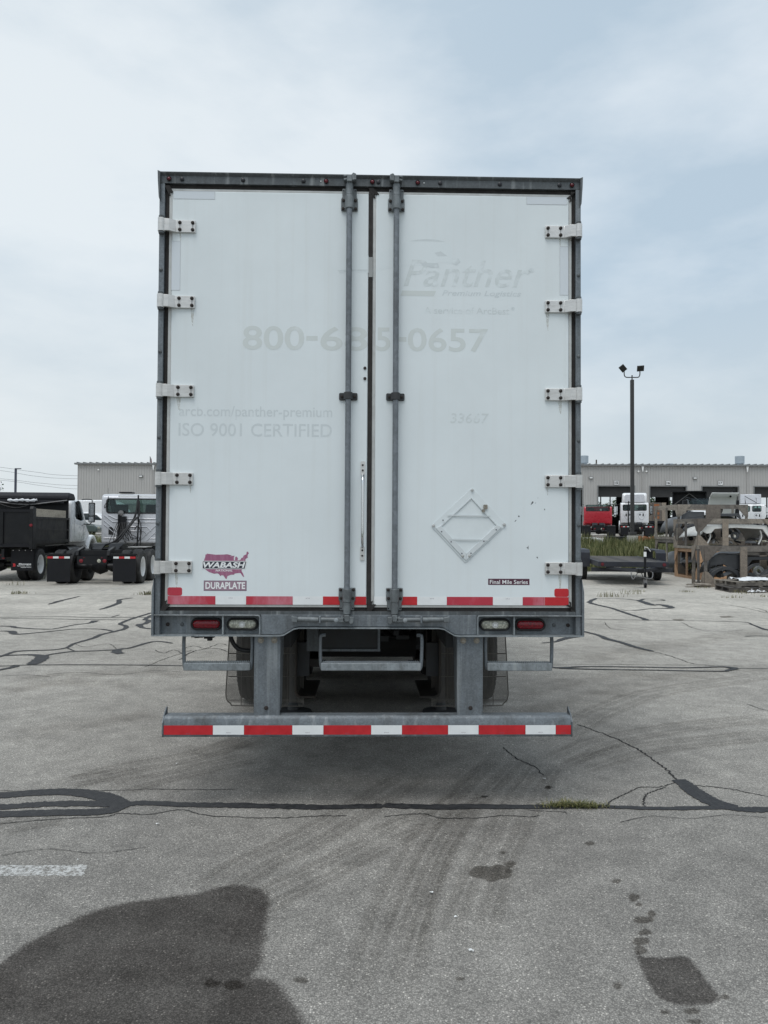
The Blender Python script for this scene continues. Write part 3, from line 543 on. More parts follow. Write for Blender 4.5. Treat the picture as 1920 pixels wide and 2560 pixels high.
TW = [(LS, [(-40,760),(300,700),(560,690),(900,720)], .5), (LS, [(-40,1060),(300,1000),(600,950),(1050,890)], .55), (RS, [(-60,930),(400,830),(800,700),(1200,640),(1690,590)], .6), (RS, [(-60,800),(300,700),(700,640),(1100,660)], .6), (LS, [(1200,1150),(1450,1110),(1659,1080)], .5),
      (RS, [(400,560),(900,470),(1300,400),(1690,360)], .8), (LS, [(0,690),(500,640),(1000,620),(1300,640)], .6)]
for i, (fn, pts, w) in enumerate(TW): ribbon('tyre_mark', fn, pts, w, 0.0007 + 0.00005*i, M['tyrewide'], 0.03, 6, 0, False)
# wet patch and drips
patch('wet_patch', BL, [(-80,850),(0,795),(130,705),(300,615),(460,552),(640,518),(850,493),(910,473),(1000,457),(1065,460),(1132,478),(1160,520),(1156,580),(1141,650),(1141,720),(1118,800),(1090,850),(1150,862),(1205,890),(1250,950),(1292,1012),(1312,1054),(1335,1150),(1270,1290),(900,1380),(300,1380),(-300,1250),(-260,980)], 0.0020, M['wet'], 7, 0.006, rim=0.03)
patch('oil_stain', BR, [(1092,745),(1112,764),(1190,770),(1300,765),(1350,810),(1400,880),(1440,930),(1430,960),(1320,975),(1240,965),(1180,930),(1130,850),(1103,790)], 0.00205, M['wet'], 5, 0.002, rim=0.018)
for i, (x, y, a, b_) in enumerate([(1105,700,38,18),(1108,738,26,20),(1120,605,46,15),(1155,580,19,14),(1130,660,26,13),(1078,508,22,17),(1100,540,13,8),(1005,437,20,10),(890,275,20,10),(470,405,86,38),(545,365,22,13),(515,315,13,6),(1010,890,19,17),(1475,940,19,11),(1330,1000,32,13),(1345,1045,34,12),(710,33,15,8),(1215,1005,20,9),(430,75,14,5),(330,860,20,9)]):
    fn = BR
    patch('oil_spot', fn, [(x + a*math.cos(t)*rnd.uniform(.75,1.2), y + b_*math.sin(t)*rnd.uniform(.75,1.2)) for t in [2*math.pi*q/11 for q in range(11)]], 0.00215 + 0.00002*i, M['oil'], 4, 0.002)
for x, y, a, b_ in ((1300,865,36,14), (1010,890,45,22), (915,880,40,18)):
    patch('oil_spot', BL, [(x + a*math.cos(t)*rnd.uniform(.7,1.2), y + b_*math.sin(t)*rnd.uniform(.7,1.2)) for t in [2*math.pi*q/11 for q in range(11)]], 0.0023 + x*1e-7, M['oil'], 4, 0.002)
for x, y, a, b_ in ((1080,285,40,8), (1390,265,45,7), (235,1370,20,9)):
    patch('oil_spot', RS, [(x + a*math.cos(t)*rnd.uniform(.7,1.2), y + b_*math.sin(t)*rnd.uniform(.7,1.2)) for t in [2*math.pi*q/11 for q in range(11)]], 0.0024 + x*1e-7, M['oil'], 4, 0.004)
# worn paint
patch('painted_line', BL, [(-160,372),(150,371),(300,370),(372,370),(355,398),(345,413),(150,411),(-160,412)], 0.00055, M['whiteline'], 2, 0.001, rim=0.003)
ribbon('painted_line', LS, [(640,100),(700,88),(820,66)], .10, .0006, M['whiteline_thin'], .05)
ribbon('painted_line', LS, [(150,78),(420,86),(700,92)], .05, .00065, M['whiteline_thin'], .05)
# scraps of litter
for fn, x, y, s in ((LS,1147,1222,.030),(RS,208,1320,.055),(RS,20,1046,.05),(BL,680,195,.05),(BR,205,493,.035),(BR,375,745,.04),(BR,310,600,.03),(BR,385,750,.02),(BL,335,352,.015)):
    p = fn(x, y); s *= .32; b = MB(); q = [(p.x + s*math.cos(t)*rnd.uniform(.4,1), p.y + s*math.sin(t)*rnd.uniform(.3,.8), .008 + rnd.uniform(0,.006)) for t in [2*math.pi*k/7 for k in range(7)]]
    b.add(q, [tuple(range(7))]); tag(b.build('paper_scrap', M['paper'], None, recalc=False, solid=.0015), 'small torn white scrap lying on the grey asphalt', 'litter', 'paper scraps on the asphalt')

def blades(spots, h, hj, w, lean, mat, name, parent=None, curve=0.5):
    """grass blades: each a bent, tapering strip of 2 quads"""
    V = []; F = []; T = []
    for (x, y, z, sc) in spots:
        a = rnd.uniform(0, 2*math.pi); hh = h*sc*(1 + rnd.uniform(-hj, hj)); ln = rnd.uniform(0.1, 1)*lean*hh; ww = w*rnd.uniform(.6, 1.3)
        dx, dy = math.cos(a), math.sin(a); sx, sy = -dy*ww, dx*ww; o = len(V); t = rnd.random()
        for f, wf in ((0, 1), (0.55, .8)):
            px, py, pz = x + dx*ln*f**1.8, y + dy*ln*f**1.8, z + hh*f
            V += [(px-sx*wf, py-sy*wf, pz), (px+sx*wf, py+sy*wf, pz)]
        V.append((x + dx*ln, y + dy*ln, z + hh*(1-curve*0.25*lean)))
        F += [(o, o+1, o+3, o+2), (o+2, o+3, o+4)]; T += [t]*5
    me = bpy.data.meshes.new(name); me.from_pydata(V, [], F); me.materials.append(mat)
    at = me.attributes.new('tint', 'FLOAT', 'POINT'); at.data.foreach_set('value', T)
    return link(name, me, parent)

# ------------------------------------------------------------------ lettering
def text_mesh(body, bold=0.0, shear=0.0, space=1.0):
    cu = bpy.data.curves.new('lettering', 'FONT'); cu.body = body; cu.offset = bold; cu.shear = shear; cu.space_character = space; cu.resolution_u = 4
    o = bpy.data.objects.new('lettering', cu); COL.objects.link(o); dg = bpy.context.evaluated_depsgraph_get(); dg.update()
    me = bpy.data.meshes.new_from_object(o.evaluated_get(dg), depsgraph=dg)
    bpy.data.objects.remove(o); bpy.data.curves.remove(cu); return me
def lettering(body, x0, x1, z0, z1, y, mat, parent, bold=0.0, shear=0.0, space=1.0, name='lettering'):
    """flat letters in the x-z plane, read from -y; fitted to the given box"""
    me = text_mesh(body, bold, shear, space)
    xs = [v.co.x for v in me.vertices]; ys = [v.co.y for v in me.vertices]; a, b_ = min(xs), max(xs); c, d = min(ys), max(ys)
    for v in me.vertices:
        v.co = (x0 + (v.co.x-a)/(b_-a)*(x1-x0), y, z0 + (v.co.y-c)/(d-c)*(z1-z0))
    bm = bmesh.new(); bm.from_mesh(me); me2 = bpy.data.meshes.new(name); bm.faces.ensure_lookup_table()
    me2.from_pydata([tuple(v.co) for v in bm.verts], [], [tuple(v.index for v in f.verts) for f in bm.faces]); bm.free(); bpy.data.meshes.remove(me); me = me2
    me.materials.append(mat); me.update()
    return link(name, me, parent)
def plate(name, poly, y, mat, parent, th=0.0006, bevel=0):
    return MB().prism(poly, 'y', y, y - th).build(name, mat, parent, bevel=bevel)

# ------------------------------------------------------------------ semi-trailer seen from behind
YAW = R(1.4)
TR = thing('semi_trailer', 'white enclosed semi-trailer with closed double rear doors parked on the grey asphalt', 'trailer', (-0.085, 4.598, 0), YAW)
HW, TOP, LEN = 1.275, 3.79, 14.0
for s in (-1, 1):
    MB().bx(min(s*1.262, s*1.275), max(s*1.262, s*1.275), 0.06, LEN, 1.10, 3.74).build('side_wall', M['wallwhite'], TR)
    MB().bx(min(s*1.2, s*1.28), max(s*1.2, s*1.28), 0.12, LEN, 1.03, 1.099).build('bottom_rail', M['galv'], TR)
MB().bx(-1.261, 1.261, 0.06, LEN, 3.70, 3.725).build('roof', M['wallwhite'], TR)
MB().bx(-1.261, 1.261, LEN-.02, LEN+.01, 1.10, 3.70).build('front_wall', M['wallwhite'], TR)
MB().bx(-1.19, 1.19, 0.10, LEN-.03, 1.13, 1.165).build('floor', M['wood_dark'], TR)
# header with flared ends and a lip along the top
hd = MB(); hd.prism([(-.018,3.712),(-.020,3.755),(-.034,3.768),(-.036,3.774),(.10,3.774),(.10,3.712)], 'x', -1.258, 1.258)
header = hd.build('rear_header', M['galv_dark'], TR)
for s in (-1, 1):
    hx = MB(); hx.prism([(s*1.2585,3.775),(s*1.274,3.781),(s*1.272,3.72),(s*1.2655,3.62),(s*1.2585,3.60)], 'y', -.038, .10); hx.build('header_end', M['galv_dark'], header)
for x in (-1.209, -.273, .0045, .277, 1.211):
    mk = MB(); mk.lathe([(0,.0),(0,.013),(-.004,.0145),(-.006,.0145)], (x, -.0205, 3.7365), 'y', 16, False); ring = mk.build('marker_lamp', M['rubber'], header, smooth=40)
    ml = MB(); ml.lathe([(-.006,.0115),(-.010,.0095),(-.0125,.006),(-.0135,0)], (x, -.0205, 3.7365), 'y', 16, False); ml.build('lens', M['red_small'], header, smooth=60)
for x in (-1.133, -.77, -.409, .041, .413, .774, 1.136):
    MB().lathe([(0,0),(0,.013),(-.005,.012),(-.008,.006),(-.0085,0)], (x, -.0205, 3.7365), 'y', 14, False).build('lamp_plug', M['plug'], header, smooth=50)
for x in (-.305, .315): MB().lathe([(0,0),(0,.004),(-.002,.003),(-.0025,0)], (x, -.0205, 3.737), 'y', 8, False).build('rivet', M['tape_white'], header)
# corner posts
for s in (-1, 1):
    a, b_ = sorted((s*1.235, s*1.2665)); post = MB().bx(a, b_, -.018, .055, 1.02, 3.7115).build('corner_post', M['galv'], TR, bevel=.003)
    a, b_ = sorted((s*1.277, s*1.292)); MB().prism([(s*1.267,1.02),(s*1.281,1.02),(s*1.281,1.28),(s*1.267,1.36)], 'y', -.036, .06).build('corner_gusset', M['galv'], post, bevel=.002)
    a, b_ = sorted((s*1.2355, s*1.25)); 
    for z in (3.19, 2.70, 2.19, 1.68):
        MB().lathe([(0,0),(0,.011),(-.006,.01),(-.009,0)], (s*1.253, -.0185, z), 'y', 10, False).build('rivet', M['galv_dark'], post, smooth=50)
# sill with lamp pockets
MB().bx(-1.234, 1.234, -.018, .10, 1.1425, 1.163).build('sill_top', M['galv_dark'], TR)
sp = [(-.640,1.1424),(-.640,1.026),(-.535,1.026),(-.505,1.030),(-.445,1.066),(-.415,1.073),(.415,1.073),(.445,1.066),(.505,1.030),(.535,1.026),(.640,1.026),(.640,1.1424)]
sill = MB().prism(sp, 'y', -.022, .10).build('rear_sill', M['galv'], TR, bevel=.002)
fl = MB()
path = [(-1.277,1.020),(-.535,1.020),(-.505,1.024),(-.445,1.060),(-.415,1.066),(.415,1.066),(.445,1.060),(.505,1.024),(.535,1.020),(1.277,1.020)]
for (xa, za), (xb, zb) in zip(path, path[1:]): fl.add([(xa,-.040,za-.004),(xb,-.040,zb-.004),(xb,.10,zb-.004),(xa,.10,za-.004),(xa,-.040,za+.0035),(xb,-.040,zb+.0035),(xb,.10,zb+.0035),(xa,.10,za+.0035)], [(0,3,2,1),(4,5,6,7),(0,1,5,4),(2,3,7,6)] + ([(3,0,4,7)] if xa < -1.2 else []) + ([(1,2,6,5)] if xb > 1.2 else []))
fl.build('sill_flange', M['galv_light'], sill)
for s in (-1, 1):
    a, b_ = sorted((s*.6405, s*1.274)); pocket = MB().bx(a, b_, .03, .10, 1.024, 1.142).build('lamp_pocket', M['galv'], TR)
    lip = smoothpath([(s*1.27,-.03,1.139),(s*1.0,-.03,1.139),(s*.68,-.03,1.139),(s*.652,-.03,1.134),(s*.645,-.03,1.12),(s*.645,-.03,1.028)], 3)
    MB().tube(lip, .0045, 6).build('pocket_lip', M['galv_light'], pocket, smooth=60)
    MB().bx(min(s*.643,s*1.273), max(s*.643,s*1.273), -.028, .0295, 1.137, 1.1415).build('pocket_ledge', M['galv'], pocket)
    MB().bx(s*.8635-.004, s*.8635+.004, -.025, .0295, 1.025, 1.137).build('pocket_divider', M['galv_light'], pocket)
    for x0, x1, lens, nm in ((.874,1.062,'red_lens','tail_lamp'), (.660,.850,'clear_lens','reverse_lamp')):
        xa, xb = sorted((s*x0, s*x1)); gr = MB(); rr = .038; oz0, oz1 = 1.0435, 1.1195
        outer = rrect(xa, xb, oz0, oz1, rr, 7); inner = rrect(xa+.014, xb-.014, oz0+.014, oz1-.014, rr-.014, 7); n = len(outer)
        gr.add([(x, .029, z) for x, z in outer] + [(x, .008, z) for x, z in rrect(xa+.002, xb-.002, oz0+.002, oz1-.002, rr-.002, 7)] + [(x, .004, z) for x, z in rrect(xa+.008, xb-.008, oz0+.008, oz1-.008, rr-.008, 7)] + [(x, .012, z) for x, z in inner],
               [(k*n+i, k*n+(i+1) % n, (k+1)*n+(i+1) % n, (k+1)*n+i) for k in range(3) for i in range(n)])
        lamp = gr.build(nm, M['rubber'], TR, smooth=50)
        ln = MB(); r0 = rrect(xa+.0135, xb-.0135, oz0+.0135, oz1-.0135, rr-.0135, 7); r1 = rrect(xa+.022, xb-.022, oz0+.022, oz1-.022, rr-.022, 7)
        ln.add([(x, .013, z) for x, z in r0] + [(x, .004, z) for x, z in r1], [(i, (i+1) % n, n+(i+1) % n, n+i) for i in range(n)] + [tuple(range(n, 2*n))])
        ln.build('lens', M[lens], lamp, smooth=50)
        if lens == 'clear_lens':
            MB().lathe([(.0038,.0),(.0038,.019),(.001,.019),(.001,.0165),(.0025,.0165),(.0025,0)], ((xa+xb)/2, 0, (oz0+oz1)/2), 'y', 20, False).build('lens_ring', M['trim'], lamp, smooth=40)
            for q in (-.0045, .0045): MB().bx((xa+xb)/2+q-.0028, (xa+xb)/2+q+.0028, -.0005, .001, (oz0+oz1)/2-.006, (oz0+oz1)/2+.006).build('lens_chip', M['tape_white'], lamp)
    for x in (1.115, 1.20): MB().lathe([(0,0),(0,.012),(-.005,.011),(-.008,0)], (s*x, .0295, 1.078), 'y', 10, False).build('rivet', M['galv_dark'] if x < 1.15 else M['bolt'], pocket, smooth=50)
# doors
ZB, ZT = 1.199, 3.672
DOORS = {}
for s, x0, x1 in ((-1, -1.193, -.016), (1, .027, 1.196)):
    dr = MB().bx(x0, x1, -.008, .045, ZB, ZT).build('cargo_door', M['door'], TR, bevel=.006); DOORS[s] = dr
    for nm, a, b_, c, d in (('left',x0-.0165,x0-.0005,ZB-.013,ZT+.013), ('right',x1+.0005,x1+.0165,ZB-.013,ZT+.013), ('top',x0,x1,ZT+.0005,ZT+.013), ('bottom',x0,x1,ZB-.013,ZB-.0005)):
        if (s == -1 and nm == 'right') or (s == 1 and nm == 'left'):
            a, b_ = (x1+.0005, x1+.001) if s == -1 else (x0-.017, x0-.0005)
        MB().bx(a, b_, -.004, .04, c, d).build('door_trim', M['trim'], dr)
    for a, b_, c, d in ((-1.233,-1.2105,1.166,3.710),) if s == -1 else ((1.2135,1.2335,1.166,3.710),): MB().bx(a, b_, .003, .035, c, d).build('gasket', M['gasket'], dr)
    if s == -1: MB().bx(-.0155, .009, -.012, .03, ZB-.02, ZT+.02).build('gasket', M['gasket'], dr, bevel=.004)
    MB().bx(-1.21 if s == -1 else .0, .0 if s == -1 else 1.213, .003, .034, 3.6855, 3.7145).build('gasket', M['gasket'], dr)
    MB().bx(-1.21 if s == -1 else .0, .0 if s == -1 else 1.213, .003, .034, 1.1635, 1.1855).build('gasket', M['gasket'], dr)
for x, z, dx in ((-.004,3.695,.05), (-.004,1.175,.045), (1.222,1.175,-.045), (1.222,3.69,-.04), (-1.222,1.175,.045), (-1.222,3.69,.035)):   # mitred gasket ends
    dz = .05 if z < 2 else -.05
    c = MB(); c.prism([(x-.016,z-.012*(1 if dz>0 else -1)),(x+.014,z-.012*(1 if dz>0 else -1)),(x+dx,z+dz*.55),(x+dx*.7,z+dz*.62),(x+dx*.4,z+dz*.5),(x+dx*.55,z+dz),(x+dx*.3,z+dz*.9)], 'y', -.013, -.002); c.build('gasket_flap', M['gasket'], DOORS[-1 if x < 0.1 and x > -1 else (1 if x > 1 else -1)])
DY = -.0082    # on the door skin
MB().bx(-.0158, .0093, -.0130, -.0121, 3.165, 3.285).build('gasket_patch', M['gasket_clean'], DOORS[-1])
# stickers, tape
for s in (-1, 1):
    D = DOORS[s]
    for x0, x1, z0, z1 in ((.938,1.187,3.622,3.671), (1.140,1.193,3.071,3.368)):
        a, b_ = sorted((s*x0, s*x1)); plate('clear_sticker', [(a,z0),(b_,z0),(b_,z1),(a,z1)], DY, M['sticker'], D)
        e = MB()
        for q in ((a,b_,z0,z0+.0022),(a,b_,z1-.0022,z1),(a,a+.0022,z0+.0022,z1-.0022),(b_-.0022,b_,z0+.0022,z1-.0022)): e.bx(q[0], q[1], DY-.0011, DY-.0007, q[2], q[3])
        e.build('sticker_edge', M['sticker_edge'], D)
    a, b_ = sorted((s*1.108, s*1.194)); plate('reflector_pad', rrect(a, b_, 1.2515, 1.301, .012, 4), DY, M['tape_red_faded'] if s < 0 else M['tape_red'], D, .0008)
TZ0, TZ1 = 1.2005, 1.2500
for s, x0, x1, red, faded in ((-1,-1.193,-.911,1,1),(-1,-.911,-.731,0,0),(-1,-.731,-.454,1,1),(-1,-.454,-.276,0,0),(-1,-.276,-.018,1,0),(1,.029,.167,0,0),(1,.167,.286,1,0),(1,.286,.462,0,0),(1,.462,.739,1,1),(1,.739,.917,0,0),(1,.917,1.050,1,1),(1,1.050,1.194,1,0)):
    plate('reflective_tape', [(x0+.0006,TZ0),(x1-.0006,TZ0),(x1-.0006,TZ1),(x0+.0006,TZ1)], DY, M['tape_white'] if not red else (M['tape_red_faded'] if faded else M['tape_red']), DOORS[s], .0007)
    if not red and x1-x0 > .15:
        lettering('DOT-C2', (x0+x1)/2-.012, (x0+x1)/2+.012, TZ0+.036, TZ0+.041, DY-.0011, M['decal_line'], DOORS[s])
# ghost lettering left by removed decals
LY = DY - .0004
lettering('800', -.765, -.398, 2.719, 2.864, LY, M['ghost'], DOORS[-1], .014); plate('ghost_dash', [(-.386,2.778),(-.318,2.778),(-.318,2.806),(-.386,2.806)], DY, M['ghost'], DOORS[-1], .0002); lettering('68', -.302, -.019, 2.719, 2.864, LY, M['ghost'], DOORS[-1], .014)
lettering('5', .032, .118, 2.719, 2.862, LY, M['ghost'], DOORS[1], .014)
plate('ghost_dash', [(.168,2.778),(.214,2.778),(.214,2.806),(.168,2.806)], DY, M['ghost'], DOORS[1], .0002)
lettering('0657', .222, .707, 2.719, 2.863, LY, M['ghost'], DOORS[1], .014)
lettering('arcb.com/panther-premium', -1.138, -.228, 2.300, 2.381, LY, M['ghost_grey'], DOORS[-1], .005)
lettering('ISO 9001 CERTIFIED', -1.140, -.229, 2.200, 2.278, LY, M['ghost_grey'], DOORS[-1], .005)
lettering('33667', .480, .713, 2.290, 2.350, LY, M['ghost_frag'], DOORS[1], .010, .12)
lettering('Panther', .196, .965, 3.113, 3.275, LY, M['ghost_frag'], DOORS[1], .006, .30)
lettering('\u00ae', .952, .984, 3.205, 3.232, LY, M['ghost_grey'], DOORS[1])
lettering('Premium Logistics', .428, .905, 3.050, 3.092, LY, M['ghost_grey'], DOORS[1], .005, .25)
lettering('A service of ArcBest', .320, .835, 2.950, 2.990, LY, M['ghost_frag'], DOORS[1], .004)
lettering('\u00ae', .845, .866, 2.975, 2.995, LY, M['ghost_grey'], DOORS[1])
plate('ghost_bar', [(.178,3.055),(.378,3.055),(.392,3.087),(.186,3.087)], DY, M['ghost'], DOORS[1], .0003)
def lg(x, y): return (-.122 + (x-142)/2.9625*.002432 - .0, 3.40 - (y-90)/2.9625*.002432)   # logo tracing -> door metres
cat = [(355,190),(420,160),(500,130),(580,102),(700,88),(800,95),(870,130),(886,160),(882,215),(930,225),(945,255),(915,280),(885,265),(800,262),(760,275),(650,285),(520,290),(355,320)]
plate('faded_emblem', [lg(*p) for p in cat], DY, M['ghost_light'], DOORS[1], .0002)
plate('faded_emblem', [lg(*p) for p in [(45,325),(110,320),(180,262),(230,240),(298,212),(298,345),(250,345),(180,338),(120,345),(60,350)]], DY, M['ghost_light'], DOORS[-1], .0002)
for pts in ([(570,106),(630,94),(700,88),(770,92),(835,108),(700,104)], [(884,222),(930,226),(946,255),(915,281),(886,264)], [(660,266),(780,264),(790,296),(740,300),(662,284)], [(755,190),(800,178),(850,212),(780,215)]):
    plate('ghost_fragment', [lg(*p) for p in pts], DY-.0003, M['ghost_grey'], DOORS[1], .0002)
plate('ghost_fragment', [lg(*p) for p in [(45,327),(130,322),(285,318),(280,336),(180,330),(60,347)]], DY-.0003, M['ghost_grey'], DOORS[-1], .0002)
# maker decals
def dm(x, y): return (-.989 + (x-330)*.000343, 1.456 - (y-435)*.0003345)
usa = [(378,310),(388,322),(402,300),(560,318),(700,314),(752,308),(800,322),(830,325),(800,345),(860,335),(880,338),(866,360),(868,410),(885,420),(890,360),(905,346),(925,362),(938,382),(930,412),(955,415),(990,398),(992,375),(1020,368),(1035,330),(1080,310),(1088,262),(1105,262),(1125,292),(1108,310),(1098,345),(1110,362),(1065,395),(1068,425),(1080,470),(1005,560),(1000,605),(1030,655),(1046,708),(1030,708),(1000,668),(985,640),(930,642),(880,652),(875,670),(820,672),(760,695),(745,747),(725,740),(690,685),(655,680),(640,698),(610,660),(590,648),(530,655),(440,625),(375,578),(350,520),(352,420),(372,360)]
decal = plate('maker_decal', [dm(*p) for p in usa], DY, M['maroon'], TR, .0006)
plate('decal_band', [dm(*p) for p in ((318,428),(1094,428),(1064,572),(318,572))], DY-.0007, M['decal_white'], decal, .0003)
plate('decal_band', [dm(*p) for p in ((332,438),(1082,438),(1055,562),(332,562))], DY-.0011, M['decal_navy'], decal, .0003)
a, b_ = dm(338, 550), dm(1066, 448); lettering('WABASH', a[0], b_[0], a[1], b_[1], DY-.0017, M['decal_white'], decal, .035, .22)
a, b_ = dm(555, 615), dm(848, 580); lettering('NATIONAL', a[0], b_[0], a[1], b_[1], DY-.0011, M['decal_white'], decal, .02, .2)
dp = plate('nameplate_decal', [(-.981,1.281),(-.728,1.281),(-.728,1.342),(-.981,1.342)], DY, M['decal_line'], TR, .0005)
plate('decal_field', [(-.978,1.284),(-.731,1.284),(-.731,1.339),(-.978,1.339)], DY-.0006, M['maroon_grey'], dp, .0002)
lettering('DURAPLATE', -.971, -.737, 1.292, 1.333, DY-.0011, M['decal_white'], dp, .03)
fm = plate('series_decal', [(.710,1.322),(.958,1.322),(.958,1.359),(.710,1.359)], DY, M['plum'], TR, .0005)
lettering('Final Mile Series', .720, .948, 1.328, 1.352, DY-.0009, M['decal_white'], fm, .006)
# hinges
HZ = (3.452, 2.998, 2.466, 1.944, 1.422)
def hinge(s, z):
    a = MB(); h = .036; prof = [(1.230,-.052),(1.20,-.050),(1.165,-.024),(1.05,-.022),(1.05,-.0095),(1.175,-.0095),(1.21,-.034),(1.230,-.036)]
    a.prism([(s*x, y) for x, y in prof], 'z', z-h, z+h)
    strap = a.build('hinge', M['alu'], TR, bevel=.0015)
    MB().cyl((s*1.246,-.043,z-.040), (s*1.246,-.043,z+.038), .021, n=18).build('barrel', M['alu'], strap, smooth=40)
    MB().cyl((s*1.246,-.043,z-.052), (s*1.246,-.043,z-.0405), .017, n=14).build('pin', M['galv_dark'], strap, smooth=40)
    MB().cyl((s*1.246,-.043,z+.0385), (s*1.246,-.043,z+.052), .016, n=14).build('pin', M['galv_dark'], strap, smooth=40)
    a, b_ = sorted((s*1.233, s*1.265)); MB().bx(a, b_, -.030, -.0185, z-.05, z+.05).build('hinge_butt', M['galv_dark'], strap)
    for x in (1.066, 1.142):
        for dz in (-.021, .021):
            MB().lathe([(0,0),(0,.0105),(-.005,.0105),(-.009,.007),(-.0105,0)], (s*x, -.0222 - (0 if x < 1.1 else .001), z+dz), 'y', 12, False).build('bolt', M['bolt'], strap, smooth=45)
    g = MB()
    for x in (1.066, 1.142): g.bx(s*x-.0012, s*x+.0012, -.0246, -.0238, z-.011, z+.011)
    g.build('strap_groove', M['seam'], strap)
for s in (-1, 1):
    for z in HZ: hinge(s, z)
# lock rods with brackets, cams and handles
RX = {-1: -.1325, 1: .149}
for s in (-1, 1):
    x = RX[s]; ry = -.045
    rod = MB().cyl((x, ry, 1.16), (x, ry, 3.72), .0172, n=20).build('lock_rod', M['galv_rod'], TR, smooth=40)
    for z0, sg in ((3.56, 1), (1.303, -1)):
        zz = lambda t: z0 + sg*t
        pl = [(-.050,zz(.0)),(-.050,zz(.072)),(-.043,zz(.085)),(-.043,zz(.135)),(.043,zz(.135)),(.043,zz(.085)),(.050,zz(.072)),(.050,zz(.0))]
        br = MB().prism([(x+p, q) for p, q in pl], 'y', -.021, -.0095).build('bracket', M['cast'], rod, bevel=.004)
        MB().cyl((x, ry+.004, zz(.004)), (x, ry+.004, zz(.085)), .027, .026, n=20).cyl((x, ry+.004, zz(.085)), (x, ry+.004, zz(.155)), .024, .022, n=20).build('bracket_barrel', M['cast'], rod, bevel=.003)
        for bx_, bz in ((-.038,.012),(.038,.012),(-.036,.062),(.036,.062)): MB().lathe([(0,0),(0,.0095),(-.006,.009),(-.009,0)], (x+bx_, -.0212, zz(bz)), 'y', 10, False).build('bolt', M['bolt'], rod, smooth=45)
        for bx_ in (-.035, .035): MB().lathe([(0,0),(0,.005),(-.001,.0045),(-.0012,0)], (x+bx_, -.0212, zz(.122)), 'y', 8, False).build('rivet', M['plug'], rod)
        c = MB(); c.prism([(x-.016,zz(.157)),(x+.016,zz(.157)),(x+.014,zz(.195)),(x-.012,zz(.195))], 'y', -.075, -.030)
        c.prism([(x-s*.014,zz(.165)),(x-s*.042,zz(.170)),(x-s*.040,zz(.205)),(x-s*.022,zz(.212)),(x-s*.012,zz(.20))], 'y', -.070, -.026); c.prism([(x+s*.014,zz(.168)),(x+s*.034,zz(.165)),(x+s*.034,zz(.178)),(x+s*.014,zz(.181))], 'y', -.068, -.03)
        c.prism([(x+s*.016,zz(.188)),(x+s*.034,zz(.186)),(x+s*.036,zz(.200)),(x+s*.014,zz(.200))], 'y', -.068, -.03)
        c.build('cam', M['cast'], rod, bevel=.003)
    md = MB().prism(rrect(x-.055, x+.055, 2.420, 2.464, .008, 3), 'y', -.019, -.0095).build('guide_bracket', M['under_grey'], rod, bevel=.002)
    MB().lathe([(-.022,.022),(-.020,.026),(.020,.026),(.022,.022)], (x, ry+.002, 2.442), 'z', 20).build('guide_sleeve', M['under_grey'], rod, smooth=40)
    for q in (-.038, .038): MB().lathe([(0,0),(0,.008),(-.005,.008),(-.007,0)], (x+q, -.0193, 2.442), 'y', 10, False).build('bolt', M['bolt'], rod, smooth=45)
    # handle lying along the sill
    hz_ = 1.117; d = s
    hh = MB(); hh.prism([(x+d*.02,hz_+.012),(x+d*.06,hz_+.014),(x+d*.06,hz_-.012),(x+d*.02,hz_-.014)], 'y', -.07, -.035)
    hh.cyl((x+d*.055,-.052,hz_), (x+d*.16,-.052,hz_+.001), .0135, .0135, 12); hh.cyl((x+d*.165,-.052,hz_), (x+d*.29,-.050,hz_+.003), .0165, .0150, 12)
    hh.prism([(x+d*.29,hz_+.014),(x+d*.325,hz_+.022),(x+d*.325,hz_-.012),(x+d*.29,hz_-.016)], 'y', -.062, -.036)
    hd_ = hh.build('handle', M['cast'], rod, bevel=.003, smooth=40)
    MB().bx(x+d*.158-.006, x+d*.158+.006, -.066, -.024, hz_-.020, hz_+.020).build('handle_catch', M['galv'], rod, bevel=.002)
    MB().lathe([(0,0),(0,.013),(-.006,.013),(-.008,.008),(-.009,0)], (x+d*.062, -.0665, hz_), 'y', 14, False).build('handle_pivot', M['galv_light'], rod, smooth=40)
# grab handle on the left door
gh = MB(); gx = -.0435
gh.tube(smoothpath([(gx,-.014,1.975),(gx,-.030,1.962),(gx,-.047,1.935),(gx,-.050,1.88),(gx,-.050,1.64),(gx,-.047,1.585),(gx,-.030,1.557),(gx,-.014,1.545)], 4), .0085, 12)
grab = gh.build('grab_handle', M['chrome'], TR, smooth=60)
for z0, z1 in ((1.975, 2.056), (1.466, 1.548)):
    MB().prism(rrect(gx-.013, gx+.013, z0, z1, .004, 3), 'y', -.0145, -.0095).build('handle_plate', M['alu'], grab)
    for f in (.33, .72): MB().lathe([(0,0),(0,.0062),(-.004,.005),(-.005,0)], (gx, -.0147, z0+(z1-z0)*f), 'y', 10, False).build('bolt', M['bolt'], grab)
for z in (2.616, 2.553): MB().lathe([(0,0),(0,.0095),(-.004,.009),(-.007,0)], (-.034, -.0096, z), 'y', 12, False).build('bolt', M['bolt'], DOORS[-1], smooth=45)
